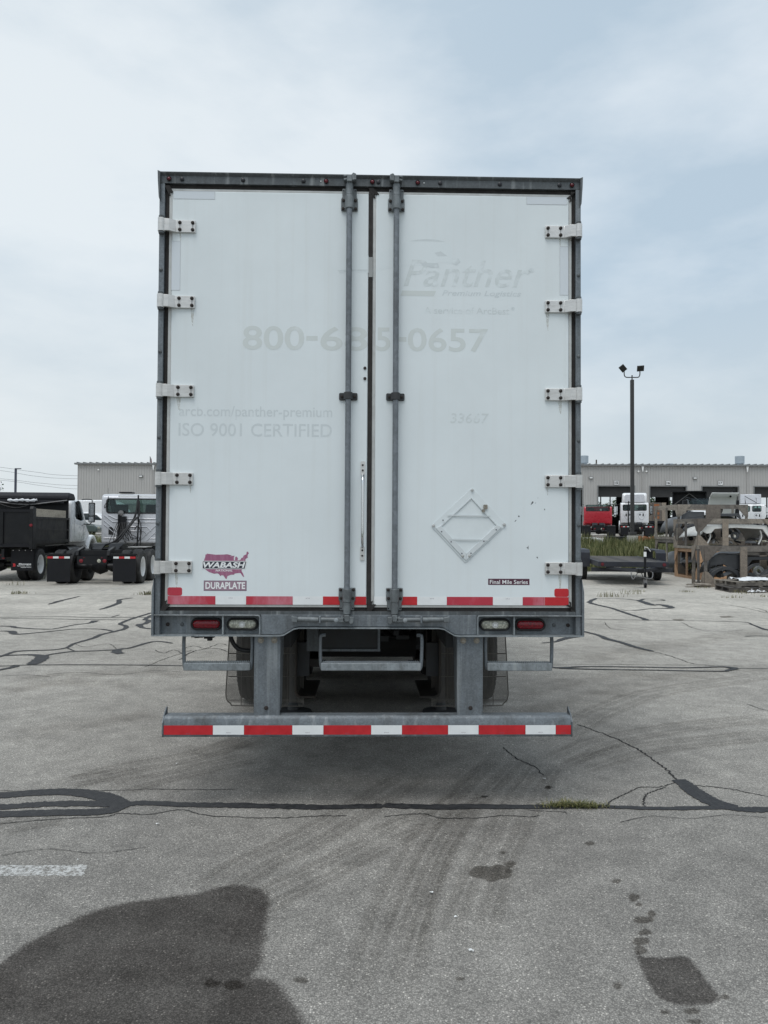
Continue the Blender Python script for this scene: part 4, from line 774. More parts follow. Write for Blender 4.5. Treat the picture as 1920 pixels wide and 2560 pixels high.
# hazard placard holder
pc = Vector((.5925, 1.678)); e1 = Vector((.2275, .005)); e2 = Vector((.020, .226))
def dia(u, v): p = pc + e1*((u-v)*.5) + e2*((u+v)*.5); return (p.x, p.y)   # u,v in -1..1 along the edges
def dpoly(pts): return [dia(*p) for p in pts]
def rdia(q, r, n=4):
    out = []
    for cu, cv, a0 in ((q-r,q-r,0),(-q+r,q-r,90),(-q+r,-q+r,180),(q-r,-q+r,270)):
        for k in range(n+1): a = R(a0+90*k/n); out.append(dia(cu+r*math.cos(a), cv+r*math.sin(a)))
    return out
ph = MB().prism(rdia(1.0, .07), 'y', -.0095, -.0125).build('placard_holder', M['placard'], TR, bevel=.0008)
frm = MB()
for k, ps in enumerate(([(-.93,-.93),(-.74,-.74),(-.74,.74),(-.93,.80)], [(-.925,-.935),(-.735,-.745),(.74,-.745),(.80,-.935)], [(.70,-.735),(.74,-.735),(.74,.735),(.70,.70)], [(-.735,.70),(.695,.70),(.735,.74),(-.735,.74)])):
    frm.prism(dpoly(ps), 'y', -.0127 - .0005*k, -.0190)
frm.build('slide_frame', M['placard_edge'], ph, bevel=.001)
for zc, w in ((1.7375, .128), (1.5935, .120)):
    MB().prism([(pc.x-w,zc-.004),(pc.x+w,zc-.008),(pc.x+w,zc-.0015),(pc.x-w,zc+.0035)], 'y', -.0175, -.0205).build('slide_rail', M['placard_edge'], ph)
for u, v in ((.93,.93),(-.93,.93),(.93,-.93),(-.90,-.72),(-.72,-.90)): p = dia(u, v); MB().lathe([(0,0),(0,.0095),(-.003,.008),(-.005,0)], (p[0], -.0190, p[1]), 'y', 12, False).build('rivet', M['trim'], ph, smooth=45)
for u, v in ((-.86,.55),(-.86,-.0),(-.86,-.62),(-.62,-.86),(.0,-.86),(.60,-.86),(-.55,.84)): p = dia(u, v); MB().lathe([(0,0),(0,.0045),(-.002,.004),(-.003,0)], (p[0], -.0192, p[1]), 'y', 8, False).build('rivet', M['seam'], ph)
lt = MB(); p = dia(.80, .08); lt.prism(rrect(p[0]-.004, p[0]+.020, p[1]-.004, p[1]+.022, .004, 2), 'y', -.0127, -.022); p2 = dia(.72, .02); lt.prism(rrect(p2[0]-.010, p2[0]+.008, p2[1]-.008, p2[1]+.010, .004, 2), 'y', -.0195, -.026); lt.build('latch', M['boltz'], ph)
# chips in the paint
def er(x, y):   # from the lower-right door crop, 2.765 px per photo px
    return (.614 + (x-776)*.000868, 1.904 - (y-605)*.000868)
for pts in ([(1180,722),(1190,700),(1198,697),(1200,708),(1186,720)], [(1208,711),(1218,706),(1216,711)], [(1228,674),(1232,671),(1232,677)], [(1274,747),(1281,752),(1279,760),(1274,756)], [(1092,797),(1104,798),(1102,808),(1094,806)], [(1068,838),(1078,826),(1082,828),(1074,839)], [(1150,1018),(1160,1014),(1164,1003),(1166,1020),(1164,1032),(1158,1022)], [(1220,1082),(1227,1080),(1233,1090),(1226,1092)]):
    plate('paint_chip', [er(*p) for p in pts], DY, M['chip'], DOORS[1], .0002)
# underride guard
def bq(pts): return [(-y - .040, z) for y, z in pts]
bp = MB(); bp.prism(bq([(-.10,.548),(-.035,.546),(-.018,.532),(-.008,.502),(-.008,.440),(-.012,.426),(-.10,.426),(-.10,.436),(-.020,.436),(-.018,.500),(-.026,.522),(-.040,.536),(-.10,.538)]), 'x', -1.204, 1.204)
bump = bp.build('rear_bumper', M['galv'], TR, bevel=.002)
for s in (-1, 1): a, b_ = sorted((s*1.2045, s*1.211)); MB().prism(bq([(-.012,.424),(-.004,.445),(-.004,.512),(-.03,.545),(-.095,.585),(-.11,.58),(-.11,.424)]), 'x', a, b_).build('bumper_end', M['galv'], bump)
x = -1.201; red = True; widths = [.287,.182,.283,.183,.281,.182,.273,.181,.279,.180]
for w in widths + [0]:
    x1 = x + w if w else 1.202
    plate('reflective_tape', [(x+.0007,.4405),(x1-.0007,.4405),(x1-.0007,.4945),(x+.0007,.4945)], -.0325, M['tape_red'] if red else M['tape_white'], bump, .0007)
    xm = (x+x1)/2; lettering('DOT-C2', xm-.013, xm+.013, .4455 if red else .4495, .4505 if red else .4545, -.0336, M['decal_line'], bump)
    x = x1; red = not red
for s in (-1, 1):
    a, b_ = sorted((s*.527, s*.682)); ps = MB(); ps.bx(a, b_, .006, .012, .540, 1.0155); ia, ib = sorted((s*.527, s*.533)); ps.prism([(.012,.60),(.012,1.0155),(.28,1.0155),(.20,.95),(.12,.60),(.06,.56)], 'x', ia, ib)
    ia, ib = sorted((s*.676, s*.682)); ps.prism([(.012,.60),(.012,1.0155),(.28,1.0155),(.20,.95),(.12,.60),(.06,.56)], 'x', ia, ib)
    post = ps.build('bumper_post', M['galv'], TR, bevel=.002)
    for bx_, bz, r in ((s*.643,.988,.0165),(s*.563,.988,.0165)): MB().lathe([(0,0),(0,r),(-.004,r),(-.004,r*.75),(-.014,r*.75),(-.016,0)], (bx_, .0058, bz), 'y', 6, False).lathe([(0,0),(0,r*1.1),(-.003,r*1.1),(-.003,0)], (bx_, .0058, bz), 'y', 16, False).build('bolt', M['boltz'], post)
    MB().lathe([(0,0),(0,.013),(-.008,.011),(-.010,0)], (s*.608, .0058, .587), 'y', 10, False).build('bolt', M['bolt'], post, smooth=45)
    MB().bx(min(s*.528,s*.681), max(s*.528,s*.681), .07, .26, 1.016, 1.022).build('post_foot', M['galv'], post)
# steps
for x0, x1 in ((-1.107,-.700), (-.292,.318), (.704,1.106)):
    tr_ = MB(); tr_.bx(x0+.006, x1-.006, .012, .082, .806, .851); step = tr_.build('step', M['galv_light'], TR, bevel=.004)
    for q, sg in ((x0, 1), (x1, -1)):
        st = MB(); st.tube(smoothpath([(q+sg*.030,.05,1.0135),(q+sg*.012,.05,1.012),(q,.05,1.000),(q,.05,.90),(q+sg*.004,.048,.83),(q+sg*.012,.045,.812)], 3), .011, 8); st.build('step_bracket', M['galv'], step, smooth=50)
        st = MB(); st.bx(q+sg*.02-.012, q+sg*.02+.012, .03, .07, 1.008, 1.0148); st.build('step_mount', M['galv_dark'], step)
    tb = MB(); k = int((x1-x0-.03)/.0125)
    for i in range(k):
        for jj, yy in enumerate((.022, .044, .066)):
            xx = x0+.015+(x1-x0-.03)*(i+.5*(jj % 2)+.25)/k; tb.cyl((xx, yy, .850), (xx, yy, .8575), .0044, .0025, 6)
    stuff(tb.build('grip_teeth', M['galv_light'], step, smooth=60))
# running gear
def tyre_mesh(r=.50, w=.27):
    b = MB(); h = w/2; p = [(-h*.78,.29),(-h*.95,.34),(-h,.41),(-h*.95,r-.035),(-h*.86,r-.012),(-h*.62,r)]
    for g in (-.34, 0, .34): p += [(h*(g-.09),r),(h*(g-.06),r-.012),(h*(g+.06),r-.012),(h*(g+.09),r)]
    p += [(h*.62,r),(h*.86,r-.012),(h*.95,r-.035),(h,.41),(h*.95,.34),(h*.78,.29)]
    b.lathe(p, (0,0,0), 'x', 40)
    n = 48       # shoulder lugs
    for i in range(n):
        t = 2*math.pi*i/n
        for sg in (-1, 1):
            q = []
            for hx_, rr in ((.58,r-.004),(.93,r-.034),(.93,r-.016),(.60,r+.004)):
                for dt in (-.030, .030): q.append((sg*h*hx_, math.cos(t+dt)*rr, math.sin(t+dt)*rr))
            b.add(q, [(0,1,3,2),(2,3,5,4),(4,5,7,6),(6,7,1,0),(0,2,4,6),(1,7,5,3)])
    return b.mesh('tyre', True, 35)
def rim_mesh(deep=True):
    b = MB(); d = -.09 if deep else .04     # +x is outwards
    b.lathe([(.105,.292),(.118,.300),(.120,.285),(.10,.272),(.06,.262),(.0,.255),(d,.245),(d+.005,.12),(d+.03,.10),(d+.03,.0)], (0,0,0), 'x', 32, False); return b.mesh('rim', True, 35)
def hub_mesh(deep=True):
    b = MB(); d = -.055 if deep else .07; b.lathe([(d-.03,.11),(d+.01,.10),(d+.02,.075),(d+.07,.068),(d+.085,.05),(d+.085,0)], (0,0,0), 'x', 18, False)
    for i in range(10): t = 2*math.pi*i/10; b.cyl((d-.035, math.cos(t)*.145, math.sin(t)*.145), (d+.0, math.cos(t)*.145, math.sin(t)*.145), .014, n=6)
    return b.mesh('hub', True, 35)
TYRE = tyre_mesh(); TYRE.materials.append(M['tyre']); RIMD = rim_mesh(True); RIMF = rim_mesh(False); HUBD = hub_mesh(True); HUBF = hub_mesh(False)
HUBD.materials.append(M['hub']); HUBF.materials.append(M['hub'])
RIMS = {}
def wheel(parent, x, y, z, s, mat='rim_white', deep=True, full=True, scale=1.0, tx=1.0):
    t = link('tyre', TYRE, parent, (x, y, z)); t.scale = (tx, scale, scale)
    if s < 0: t.rotation_euler = (0, 0, math.pi)
    t.rotation_euler.x = rnd.uniform(0, 3)*(1 if s > 0 else 1)
    if full:
        key = (mat, deep)
        if key not in RIMS:
            me = (RIMD if deep else RIMF).copy(); me.materials.append(M[mat]); RIMS[key] = me
        link('rim', RIMS[key], t); link('hub', HUBD if deep else HUBF, t)
    return t
for y in (2.98, 4.22):
    for s in (-1, 1):
        for x, full in ((1.075, True), (.745, False)): wheel(TR, s*x, y, .50, s, 'rim_steel', True, full)
    MB().cyl((-1.0,y,.50), (1.0,y,.50), .065, n=14).build('axle', M['under_rust'], TR, smooth=40)
    MB().bx(-.54, -.44, y-.55, y+.12, .40, .47).bx(.44, .54, y-.55, y+.12, .40, .47).build('trailing_arm', M['under_rust'], TR, bevel=.006)
for s in (-1, 1):
    a, b_ = sorted((s*.49, s*.60)); MB().bx(a, b_, .30, 6.2, .90, 1.02).build('slider_rail', M['under_grey'], TR)
    # hanger: bent channel open towards the middle
    for y0 in (1.15, 2.45):
        ch = MB(); o = [(s*.545,1.0),(s*.545,.44),(s*.530,.405),(s*.50,.395),(s*.39,.395),(s*.39,.41),(s*.495,.41),(s*.518,.42),(s*.53,.445),(s*.53,1.0)]
        ch.prism(o, 'y', y0, y0+.62 if y0 < 2 else y0+.3); hg = ch.build('suspension_hanger', M['under_rust'], TR, bevel=.002)
        ch = MB(); ch.bx(min(s*.44,s*.53), max(s*.44,s*.53), y0+.05, y0+.10, .55, .80); ch.build('hanger_web', M['under_grey'], hg)
    leg = MB().cyl((s*.665,2.36,.03), (s*.665,2.36,.98), .036, n=14).build('support_leg', M['under_grey'], TR, smooth=40)
    MB().lathe([(.012,.17),(.022,.165),(.035,.05),(.10,.04)], (s*.665,2.36,0), 'z', 24, False).lathe([(.012,.0),(.012,.17)], (s*.665,2.36,0), 'z', 24, False).build('sand_shoe', M['under_grey'], leg, smooth=40)
    # ribbed see-through mud flap
    fx0, fx1, fz0, fz1, fy = (.50, 1.10, .275, 1.0, 1.42); fb = MB()
    nrow = 86
    for i in range(nrow):
        z = fz0 + .03 + (fz1-fz0-.03)*i/nrow; t = max(0, (fz0+.06-z)/.06); xo = fx1 - .035*((z-fz0)/(fz1-fz0)) - .05*t*t
        a, b_ = sorted((s*fx0, s*xo)); fb.bx(a, b_, fy-.002, fy+.002, z, z+.0040)
    for x in (fx0, fx0+.12, fx0+.24, fx0+.36, fx0+.48):
        a = s*x; fb.bx(a-.0025, a+.0025, fy-.0035, fy+.0035, fz0+.01, fz1)
    for z in (.32, .50, .68, .86): a, b_ = sorted((s*fx0, s*(fx1-.02))); fb.bx(a, b_, fy-.003, fy+.003, z, z+.006)
    ed = smoothpath([(s*fx0,fy,fz0),(s*(fx1-.10),fy,fz0+.004),(s*(fx1-.04),fy,fz0+.02),(s*(fx1-.004),fy,fz0+.07),(s*(fx1-.006),fy,fz0+.2),(s*(fx1-.035),fy,fz1)], 4); fb.tube(ed, .0045, 6)
    fb.build('mud_flap', M['flap'], TR)
    MB().bx(min(s*.48,s*1.12), max(s*.48,s*1.12), 1.40, 1.45, 1.0, 1.02).build('flap_hanger', M['under_grey'], TR)
bxm = MB(); bxm.bx(-.335, .075, .62, 1.15, .835, 1.0); box = bxm.build('equipment_box', M['under_grey'], TR, bevel=.004)
MB().bx(-.415, -.337, .60, .90, .830, .99).build('box_bracket', M['galv_dark'], box); MB().bx(-.34, .08, .606, .618, .828, .842).bx(.062, .078, .606, .618, .8425, 1.0).build('box_lip', M['galv'], box)
for y in (.5, .95, 1.6, 2.2, 2.8, 3.4, 4.0, 4.6, 5.4, 6.4, 7.6, 9, 10.5, 12): MB().bx(-1.2, 1.2, y, y+.05, 1.022, 1.129).build('crossmember', M['dirtblack'], TR)
MB().cyl((-.40,1.9,.70), (.40,1.9,.70), .12, n=20).build('air_tank', M['dirtblack'], TR, smooth=40)
MB().bx(-.47, .47, 2.3, 2.38, .62, .84).build('slider_crossmember', M['dirtblack'], TR)
hs = MB(); hs.tube(smoothpath([(-.845,.11,1.02),(-.83,.12,.96),(-.79,.13,.915),(-.72,.14,.905),(-.66,.16,.925),(-.55,.2,.95)], 5), .0135, 10); hs.build('air_hose', M['rubber'], TR, smooth=60)
hs = MB()
for k in range(3): hs.tube(smoothpath([(.15+.04*k,1.6,.98),(.10+.05*k,1.55,.86+.02*k),(.22+.05*k,1.5,.80),(.34,1.6,.88),(.40,1.9,.95)], 4), .011, 8)
hs.build('air_hose', M['dirtblack'], TR, smooth=60)
for sp_ in ((.13,.80,.03,.02),(.27,.81,.05,.015),(.22,.845,.02,.02)): MB().bx(sp_[0]-sp_[2], sp_[0]+sp_[2], 1.40, 1.412, sp_[1]-sp_[3], sp_[1]+sp_[3]).build('valve_fitting', M['under_grey'], TR)
wd = MB()
for i, (x, l) in enumerate(((-1.04,.010),(-1.02,.014),(-.995,.012),(-.965,.018),(-.945,.03),(-.93,.012))): wd.bx(x-.012, x+.012, -.01, .03, 1.016-l, 1.0155)
wd.build('mud_scraps', M['dirtblack'], TR)
for s in (-1, 1):       # landing gear far forward
    lg_ = MB().bx(s*.95-.06, s*.95+.06, 10.9, 11.02, .25, 1.02).build('landing_leg', M['under_grey'], TR)
    MB().bx(s*.95-.04, s*.95+.04, 10.92, 11.0, .02, .25).bx(s*.95-.13, s*.95+.13, 10.83, 11.09, .0, .02).build('sand_shoe', M['under_grey'], lg_)

for s in (-1, 1):       # unseen side skirts, added to darken the ground under the trailer
    MB().bx(min(s*1.235,s*1.25), max(s*1.235,s*1.25), 5.4, 11.8, .32, 1.028).build('shade_skirt', M['wallwhite'], TR)
for s in (-1, 1):       # rust weeping from the hinge bolts
    for k, z in enumerate(HZ):
        x = s*(1.066 if k % 2 else 1.142); w = .006 + .004*(k % 3); l = .05 + .03*((k*2) % 3)
        plate('rust_run', [(x-w,z-.037),(x+w,z-.037),(x+w*.4,z-.037-l),(x-w*.3,z-.037-l*.8)], DY, M['rustrun'], DOORS[s], .0002)

for y in (2.98, 4.22):      # brake chambers, air springs, dampers
    for q in (-1, 1):
        MB().lathe([(0,0),(0,.07),(.05,.085),(.10,.085),(.11,.07),(.22,.07),(.24,.05),(.24,0)], (q*.33, y-.36, .60), 'y', 16, False).build('brake_chamber', M['under_grey'], TR, smooth=40)
        MB().lathe([(0,.0),(0,.12),(.05,.14),(.10,.12),(.15,.14),(.20,.12),(.26,.10),(.26,0)], (q*.49, y+.34, .60), 'z', 18, False).build('air_spring', M['rubber'], TR, smooth=50)
        MB().cyl((q*.36,y-.10,.52),(q*.40,y-.30,.98),.030,n=10).build('damper', M['under_grey'], TR, smooth=40)
        MB().tube(smoothpath([(q*.33,y-.36,.62),(q*.30,y-.50,.72),(q*.22,y-.45,.88),(q*.10,y-.30,.95)], 4), .010, 6).build('brake_line', M['rubber'], TR, smooth=60)
for k in range(5):
    MB().tube(smoothpath([(-.40+.17*k,1.25,.99),(-.36+.17*k,1.30,.90-.02*(k % 3)),(-.25+.15*k,1.45,.93),(-.20+.15*k,1.9,.98)], 4), .009, 6).build('brake_line', M['rubber'], TR, smooth=60)

# ------------------------------------------------------------------ workshop building on the upper lot
def at(px, Y, z=None):
    """point at depth Y (metres along the view axis) below/above photo column px; z defaults to the ground there"""
    x = (px-960)*Y/FPX; return (x, Y, gz(Y) if z is None else z)
BY = 78.0; BRZ = R(-1.6); BZ = 1.3
WB = thing('workshop_building', 'long grey ribbed metal workshop with open numbered bay doors', 'building', (0, BY, BZ), BRZ)
BX0, BX1, EAVE, DEEP = -31.5, 62.0, 6.85, 26.0
def bxx(px): return (px-960)*BY/FPX * (1 - math.sin(-BRZ)*0)    # facade metres from photo column
PITCHW = 5.176; D16 = 26.75; DW, DH = 3.58, 4.80
doors = [D16 + PITCHW*k for k in range(-9, 6)]
doors = [d for d in doors if d > -14]
wl = MB(); edges = [BX0] + [e for d in doors for e in (d, d+DW)] + [BX1]
for a, b_ in zip(edges[0::2], edges[1::2]): wl.bx(a, b_, 0, .15, 0, DH)
wl.bx(BX0, BX1, 0, .15, DH+.0005, EAVE)
wl.build('wall', M['siding'], WB)
rb = MB(); x = BX0 + .1
while x < BX1:
    z0 = 2.9 if x < -14 else 0.0
    for d in doors:
        if d-.04 < x < d+DW+.04: z0 = DH+.06
    rb.prism([(x-.03,-.002),(x-.014,-.035),(x+.014,-.035),(x+.03,-.002)], 'z', z0, EAVE-.05); x += .272
stuff(rb.build('wall_ribs', M['siding_rib'], WB))
MB().bx(BX0, -14.2, -.06, -.003, 0, 2.86).build('block_base', M['block'], WB); MB().bx(BX0-.03, -14.2, -.10, -.0605, 2.74, 2.86).build('base_cap', M['eave'], WB)
ev = MB(); ev.bx(BX0-.25, BX1, -.28, .30, EAVE+.0005, EAVE+.16); eave = ev.build('eave_gutter', M['eave'], WB)
re_ = MB(); x = BX0
while x < BX1: re_.bx(x, x+.10, -.29, 6, EAVE+.17, EAVE+.25); x += .66
stuff(re_.build('roof_seams', M['eave'], WB))
MB().add([(BX0-.25,-.27,EAVE+.165),(BX1,-.27,EAVE+.165),(BX1,DEEP/2,EAVE+.85),(BX0-.25,DEEP/2,EAVE+.85),(BX1,DEEP+.2,EAVE+.165),(BX0-.25,DEEP+.2,EAVE+.165)], [(0,1,2,3),(3,2,4,5)]).build('roof', M['roofmetal'], WB, recalc=False)
for a in (BX0, BX1-.15): MB().prism([(0.16,0),(DEEP-.16,0),(DEEP-.16,EAVE),(DEEP/2,EAVE+.7),(0.16,EAVE)], 'x', a, a+.15).build('end_wall', M['siding'], WB)
# rear wall with matching openings, so that daylight shows through the bays
rw = MB(); ed2 = [BX0+.2]
for d in doors: ed2 += [d+.25, d+DW+.1]
ed2 += [BX1-.2]
for a, b_ in zip(ed2[0::2], ed2[1::2]): rw.bx(a, b_, DEEP-.15, DEEP, 2.2005, 5.05)
rw.bx(BX0+.2, BX1-.2, DEEP-.148, DEEP-.002, 0, 2.2)
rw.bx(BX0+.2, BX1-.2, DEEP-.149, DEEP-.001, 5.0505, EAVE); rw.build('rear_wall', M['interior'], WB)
for d in doors:
    if d < 14: continue
    for q in (.25, 1.5, 2.75): MB().bx(d+q-.0+ (0 if q else 0), d+q+.12, DEEP-.30, DEEP-.16, .02, 5.2).build('window_mullion', M['interior'], WB)
MB().bx(BX0+.3, BX1-.3, .3, DEEP-.3, .002, .02).build('workshop_floor', M['concrete'], WB)
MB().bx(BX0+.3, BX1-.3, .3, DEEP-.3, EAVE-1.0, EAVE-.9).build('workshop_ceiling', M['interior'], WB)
for d in doors:
    if d < 14: continue
    fr = MB(); fr.bx(d-.10, d-.0005, -.05, .16, 0, DH+.1).bx(d+DW+.0005, d+DW+.10, -.05, .16, 0, DH+.1).bx(d-.0004, d+DW+.0004, -.05, .16, DH+.001, DH+.1); fr.build('door_frame', M['eave'], WB)
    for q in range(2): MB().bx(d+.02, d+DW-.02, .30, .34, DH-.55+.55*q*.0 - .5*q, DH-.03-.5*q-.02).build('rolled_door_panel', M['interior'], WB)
    MB().bx(d+DW*.45, d+DW*.45+.25, 9, 9.3, 0, EAVE-1).build('column', M['interior'], WB)
nums = {D16-PITCHW: '15', D16: '16', D16+PITCHW: '17', D16+2*PITCHW: '18', D16-2*PITCHW: '14'}
for d, t in nums.items():
    c = d + DW/2; sg = MB().bx(c-.25, c+.25, -.075, -.045, DH+.14, DH+.60).build('bay_sign', M['eave'], WB)
    MB().bx(c-.215, c+.215, -.082, -.0755, DH+.175, DH+.565).build('sign_face', M['signwhite'], sg); lettering(t, c-.165, c+.165, DH+.235, DH+.505, -.084, M['ink'], sg, .045)
for x in (D16-PITCHW-.75, D16+PITCHW-.75, D16+3*PITCHW-.75, -24.9, -20.2):
    lz = DH+.86; lm = MB().bx(x-.2, x+.2, -.16, -.036, lz-.11, lz+.11).build('wall_lamp', M['eave'], WB, bevel=.02); MB().bx(x-.14, x+.14, -.175, -.1605, lz-.06, lz+.05).build('lamp_lens', M['signwhite'], lm)
for x in (D16-.78, D16+2*PITCHW-.75, D16+4*PITCHW-.75, -23.6):
    cn = MB(); cn.prism([(x-.11,EAVE-.02),(x+.11,EAVE-.02),(x+.04,EAVE-.42),(x+.02,EAVE-.58),(x-.02,EAVE-.58),(x-.05,EAVE-.42)], 'y', -.22, -.04); hd_ = cn.build('rain_head', M['signwhite'], WB)
    MB().tube([(x,-.12,EAVE-.55),(x,-.09,EAVE-.75),(x,-.09,.1)], .045, 8).build('downspout', M['siding_rib'], hd_)
for x in (D16-.78-.40, D16-.78+.40, -29.3): MB().lathe([(0,0),(0,.10),(-.10,.09),(-.14,.05),(-.15,0)], (x, -.04, EAVE-.55), 'y', 10, False).build('camera_dome', M['signwhite'], WB, smooth=50)
def vent(x, y, r, h):
    v = MB().lathe([(0,.0),(0,r*1.5),(.12,r*1.5),(.14,r*.7),(.25,r*.7),(.25,r),(.25+h,r*1.02),(.27+h,r*.95),(.29+h,0)], (x, y, EAVE+.3), 'z', 24, False).build('roof_ventilator', M['vent'], WB, smooth=40)
vent(20.85, 3.0, .44, .75); vent(36.95, 3.0, .46, .75); vent(30.4, 5.0, .40, .12)
bl = thing('bollard', 'yellow round-topped steel bollard standing by the bay doors', 'bollard', at(1621, 73.5))
MB().lathe([(0,.10),(1.05,.10),(1.12,.07),(1.14,0)], (0,0,0), 'z', 14, False).build('post', M['yellow'], bl, smooth=50); MB().lathe([(0,.13),(.03,.12),(.03,.10)], (0,0,0), 'z', 14, False).build('base_ring', M['concrete'], bl)

# ------------------------------------------------------------------ trees behind
def tree(loc, h, r, label, n=1600, seed=1, group=None):
    rg = random.Random(seed); t = thing('broadleaf_tree', label, 'tree', loc, rg.uniform(0, 6), group)
    tk = MB(); tk.tube([(0,0,-.1),(.05,0,h*.25),(0,.1,h*.5),(.1,.05,h*.8)], [.03*h,.022*h,.014*h,.004*h], 8)
    for k in range(7):
        a = rg.uniform(0, 6.3); z = h*rg.uniform(.3,.65); tk.tube([(0,0,z),(math.cos(a)*r*.4,math.sin(a)*r*.4,z+h*.12),(math.cos(a)*r*.75,math.sin(a)*r*.75,z+h*.2)], [.012*h,.007*h,.002*h], 6)
    tk.build('trunk', M['bark'], t, smooth=60)
    V = []; F = []; T = []; cl = [(rg.gauss(0,.42)*r, rg.gauss(0,.42)*r, h*(.62+rg.gauss(0,.17)), rg.uniform(.18,.42)*r, rg.random()) for _ in range(26)]
    for i in range(n):
        cx, cy, cz, cr, ct = rg.choice(cl); d = Vector((rg.gauss(0,1), rg.gauss(0,1), rg.gauss(0,1))).normalized()*cr*rg.random()**.4
        p = Vector((cx, cy, cz)) + d; a = Vector((rg.gauss(0,1), rg.gauss(0,1), rg.gauss(0,.6))).normalized(); b_ = a.orthogonal().normalized(); s = .028*h*rg.uniform(.5,1.2); o = len(V)
        V += [p-a*s, p+b_*s*.6, p+a*s, p-b_*s*.6]; F.append((o,o+1,o+2,o+3)); T += [min(1, max(0, ct*.6+rg.uniform(0,.4)))]*4
    me = bpy.data.meshes.new('crown'); me.from_pydata([tuple(v) for v in V], [], F); me.materials.append(M['leaf']); me.attributes.new('tint','FLOAT','POINT').data.foreach_set('value', T); link('crown', me, t); return t
for i, (x, y, h, r) in enumerate(((22,122,5.2,4.0),(29,126,6.2,4.5),(35,121,4.8,4),(42,124,6.4,4.5),(15,128,5.6,4.5))): tree((x, y, 1.25), h, r, 'broadleaf tree growing behind the workshop, seen through its open bays', 5000, 20+i, 'trees behind the workshop')
tree(at(-88, 52), 4.2, 2.0, 'leafy tree rising behind the black dump truck', 4200, 41)
tl = MB(); V = []; F = []; T = []; rg = random.Random(3)
for i in range(9000):
    x = rg.uniform(-700, 700); y = 640 + rg.uniform(-25, 25); s = rg.uniform(.6, 1.6); z = 1 + rg.random()**1.3*(7 + 3*math.sin(x*.02) + 2*math.sin(x*.07)); o = len(V); a = rg.uniform(-.6,.6)
    V += [(x-s,y-a,z-s*.6),(x+s,y+a,z-s*.5),(x+s*.8,y+a,z+s*.7),(x-s*.7,y-a,z+s*.6)]; F.append((o,o+1,o+2,o+3)); T += [rg.random()]*4
me = bpy.data.meshes.new('distant_treeline'); me.from_pydata(V, [], F); me.materials.append(M['leaf']); me.attributes.new('tint','FLOAT','POINT').data.foreach_set('value', T)
o = stuff(link('distant_treeline', me)); tag(o, 'far-off low line of trees along the horizon', 'treeline')

# ------------------------------------------------------------------ poles, wires, flag
LP = thing('parking_lot_lamp', 'tall dark lamp post with twin floodlights on a concrete base', 'lamp post', at(1581, 43))
MB().lathe([(-.2,.30),(.68,.30),(.72,.27),(.72,0)], (0,0,0), 'z', 20, False).build('concrete_base', M['concrete'], LP, smooth=40)
MB().bx(-.19,.19,-.19,.19,.7205,.92).build('base_cover', M['pole_bronze'], LP, bevel=.02)
MB().bx(-.09,.09,-.09,.09,.921,9.46).build('pole', M['pole_bronze'], LP, bevel=.01)
MB().cyl((0,0,9.461),(0,0,9.72),.035,n=10).tube(smoothpath([(-.44,0,9.98),(-.44,0,9.78),(-.40,0,9.65),(-.30,0,9.60),(0,0,9.60),(.30,0,9.60),(.40,0,9.65),(.44,0,9.78),(.44,0,9.98)], 3), .03, 8).build('bracket_arm', M['pole_bronze'], LP, smooth=50)
for s, ry, rx, rz in ((-1, R(40), R(-50), R(25)), (1, R(-4), R(-58), R(-5))):
    f = MB().bx(-.19,.19,-.16,.16,-.04,.045).build('floodlight', M['pole_bronze'], LP, bevel=.012); f.location = (s*.47 - (.05 if s < 0 else 0), -.02, 10.10); f.rotation_euler = (rx, ry, rz)
    MB().bx(-.16,.16,-.13,.13,.0455,.052).build('lamp_glass', M['glass_dark'], f)
SL = thing('street_lamp', 'dark blue single-arm lamp pole beyond the black dump truck', 'lamp post', at(37.6, 90))
MB().bx(-.10,.10,-.10,.10,0,7.2).build('pole', M['pole_navy'], SL); MB().bx(-.10,.62,-.10,.10,7.205,7.30).build('lamp_head', M['pole_navy'], SL, bevel=.02)
for i, (ya, yb, yc) in enumerate(((1169,1180,1190),(1176,1190,1196),(1197,1206,1212),(1200,1212,1220))):
    Yd = 120.0; pts = []
    za = lambda py: CAM_H + (1320-py)*Yd/FPX
    for px, py in ((-420, ya-14), (-60, ya-4), (80, yb), (200, yc), (700, yc+6), (1500, yc+2)): pts.append(((px-960)*Yd/FPX, Yd + i*1.5, za(py)))
    tag(MB().tube(smoothpath(pts, 6), .022, 5).build('power_line', M['wire'], None), ('uppermost of four' if i == 0 else 'second from the top of four' if i == 1 else 'third from the top of four' if i == 2 else 'lowest of four') + ' thin power lines against the pale sky', 'power line', 'power lines across the sky')
for i, px in enumerate((-420, 1500)):
    pl = thing('utility_pole', 'wooden utility pole carrying the four power lines', 'utility pole', ((px-960)*120/FPX, 122, 1.3), 0, 'poles of the power line')
    MB().lathe([(0,.16),(11.6,.11),(11.6,0)], (0,0,0), 'z', 10, False).build('pole', M['bark'], pl); MB().bx(-.07,.07,-2.2,4.4,9.4,9.6).build('crossarm', M['bark'], pl)
FP = thing('flagpole', 'thin flagpole with a drooping flag rising above the workshop eave', 'flagpole', ((373-960)*112/FPX, 112, 1.3))
MB().lathe([(0,.07),(10.9,.035),(10.95,0)], (0,0,0), 'z', 10, False).build('pole', M['alu'], FP)
fg = MB(); rows = []
for i in range(9):
    z = 10.8 - 1.9*i/8; rows.append([(.04 + .62*j/10*(0.25+.75*i/8)*(1 if j else .2), .10*math.sin(j*1.6+i*.5), z - .25*j/10) for j in range(11)])
fg.grid(rows); M['flag'] = None
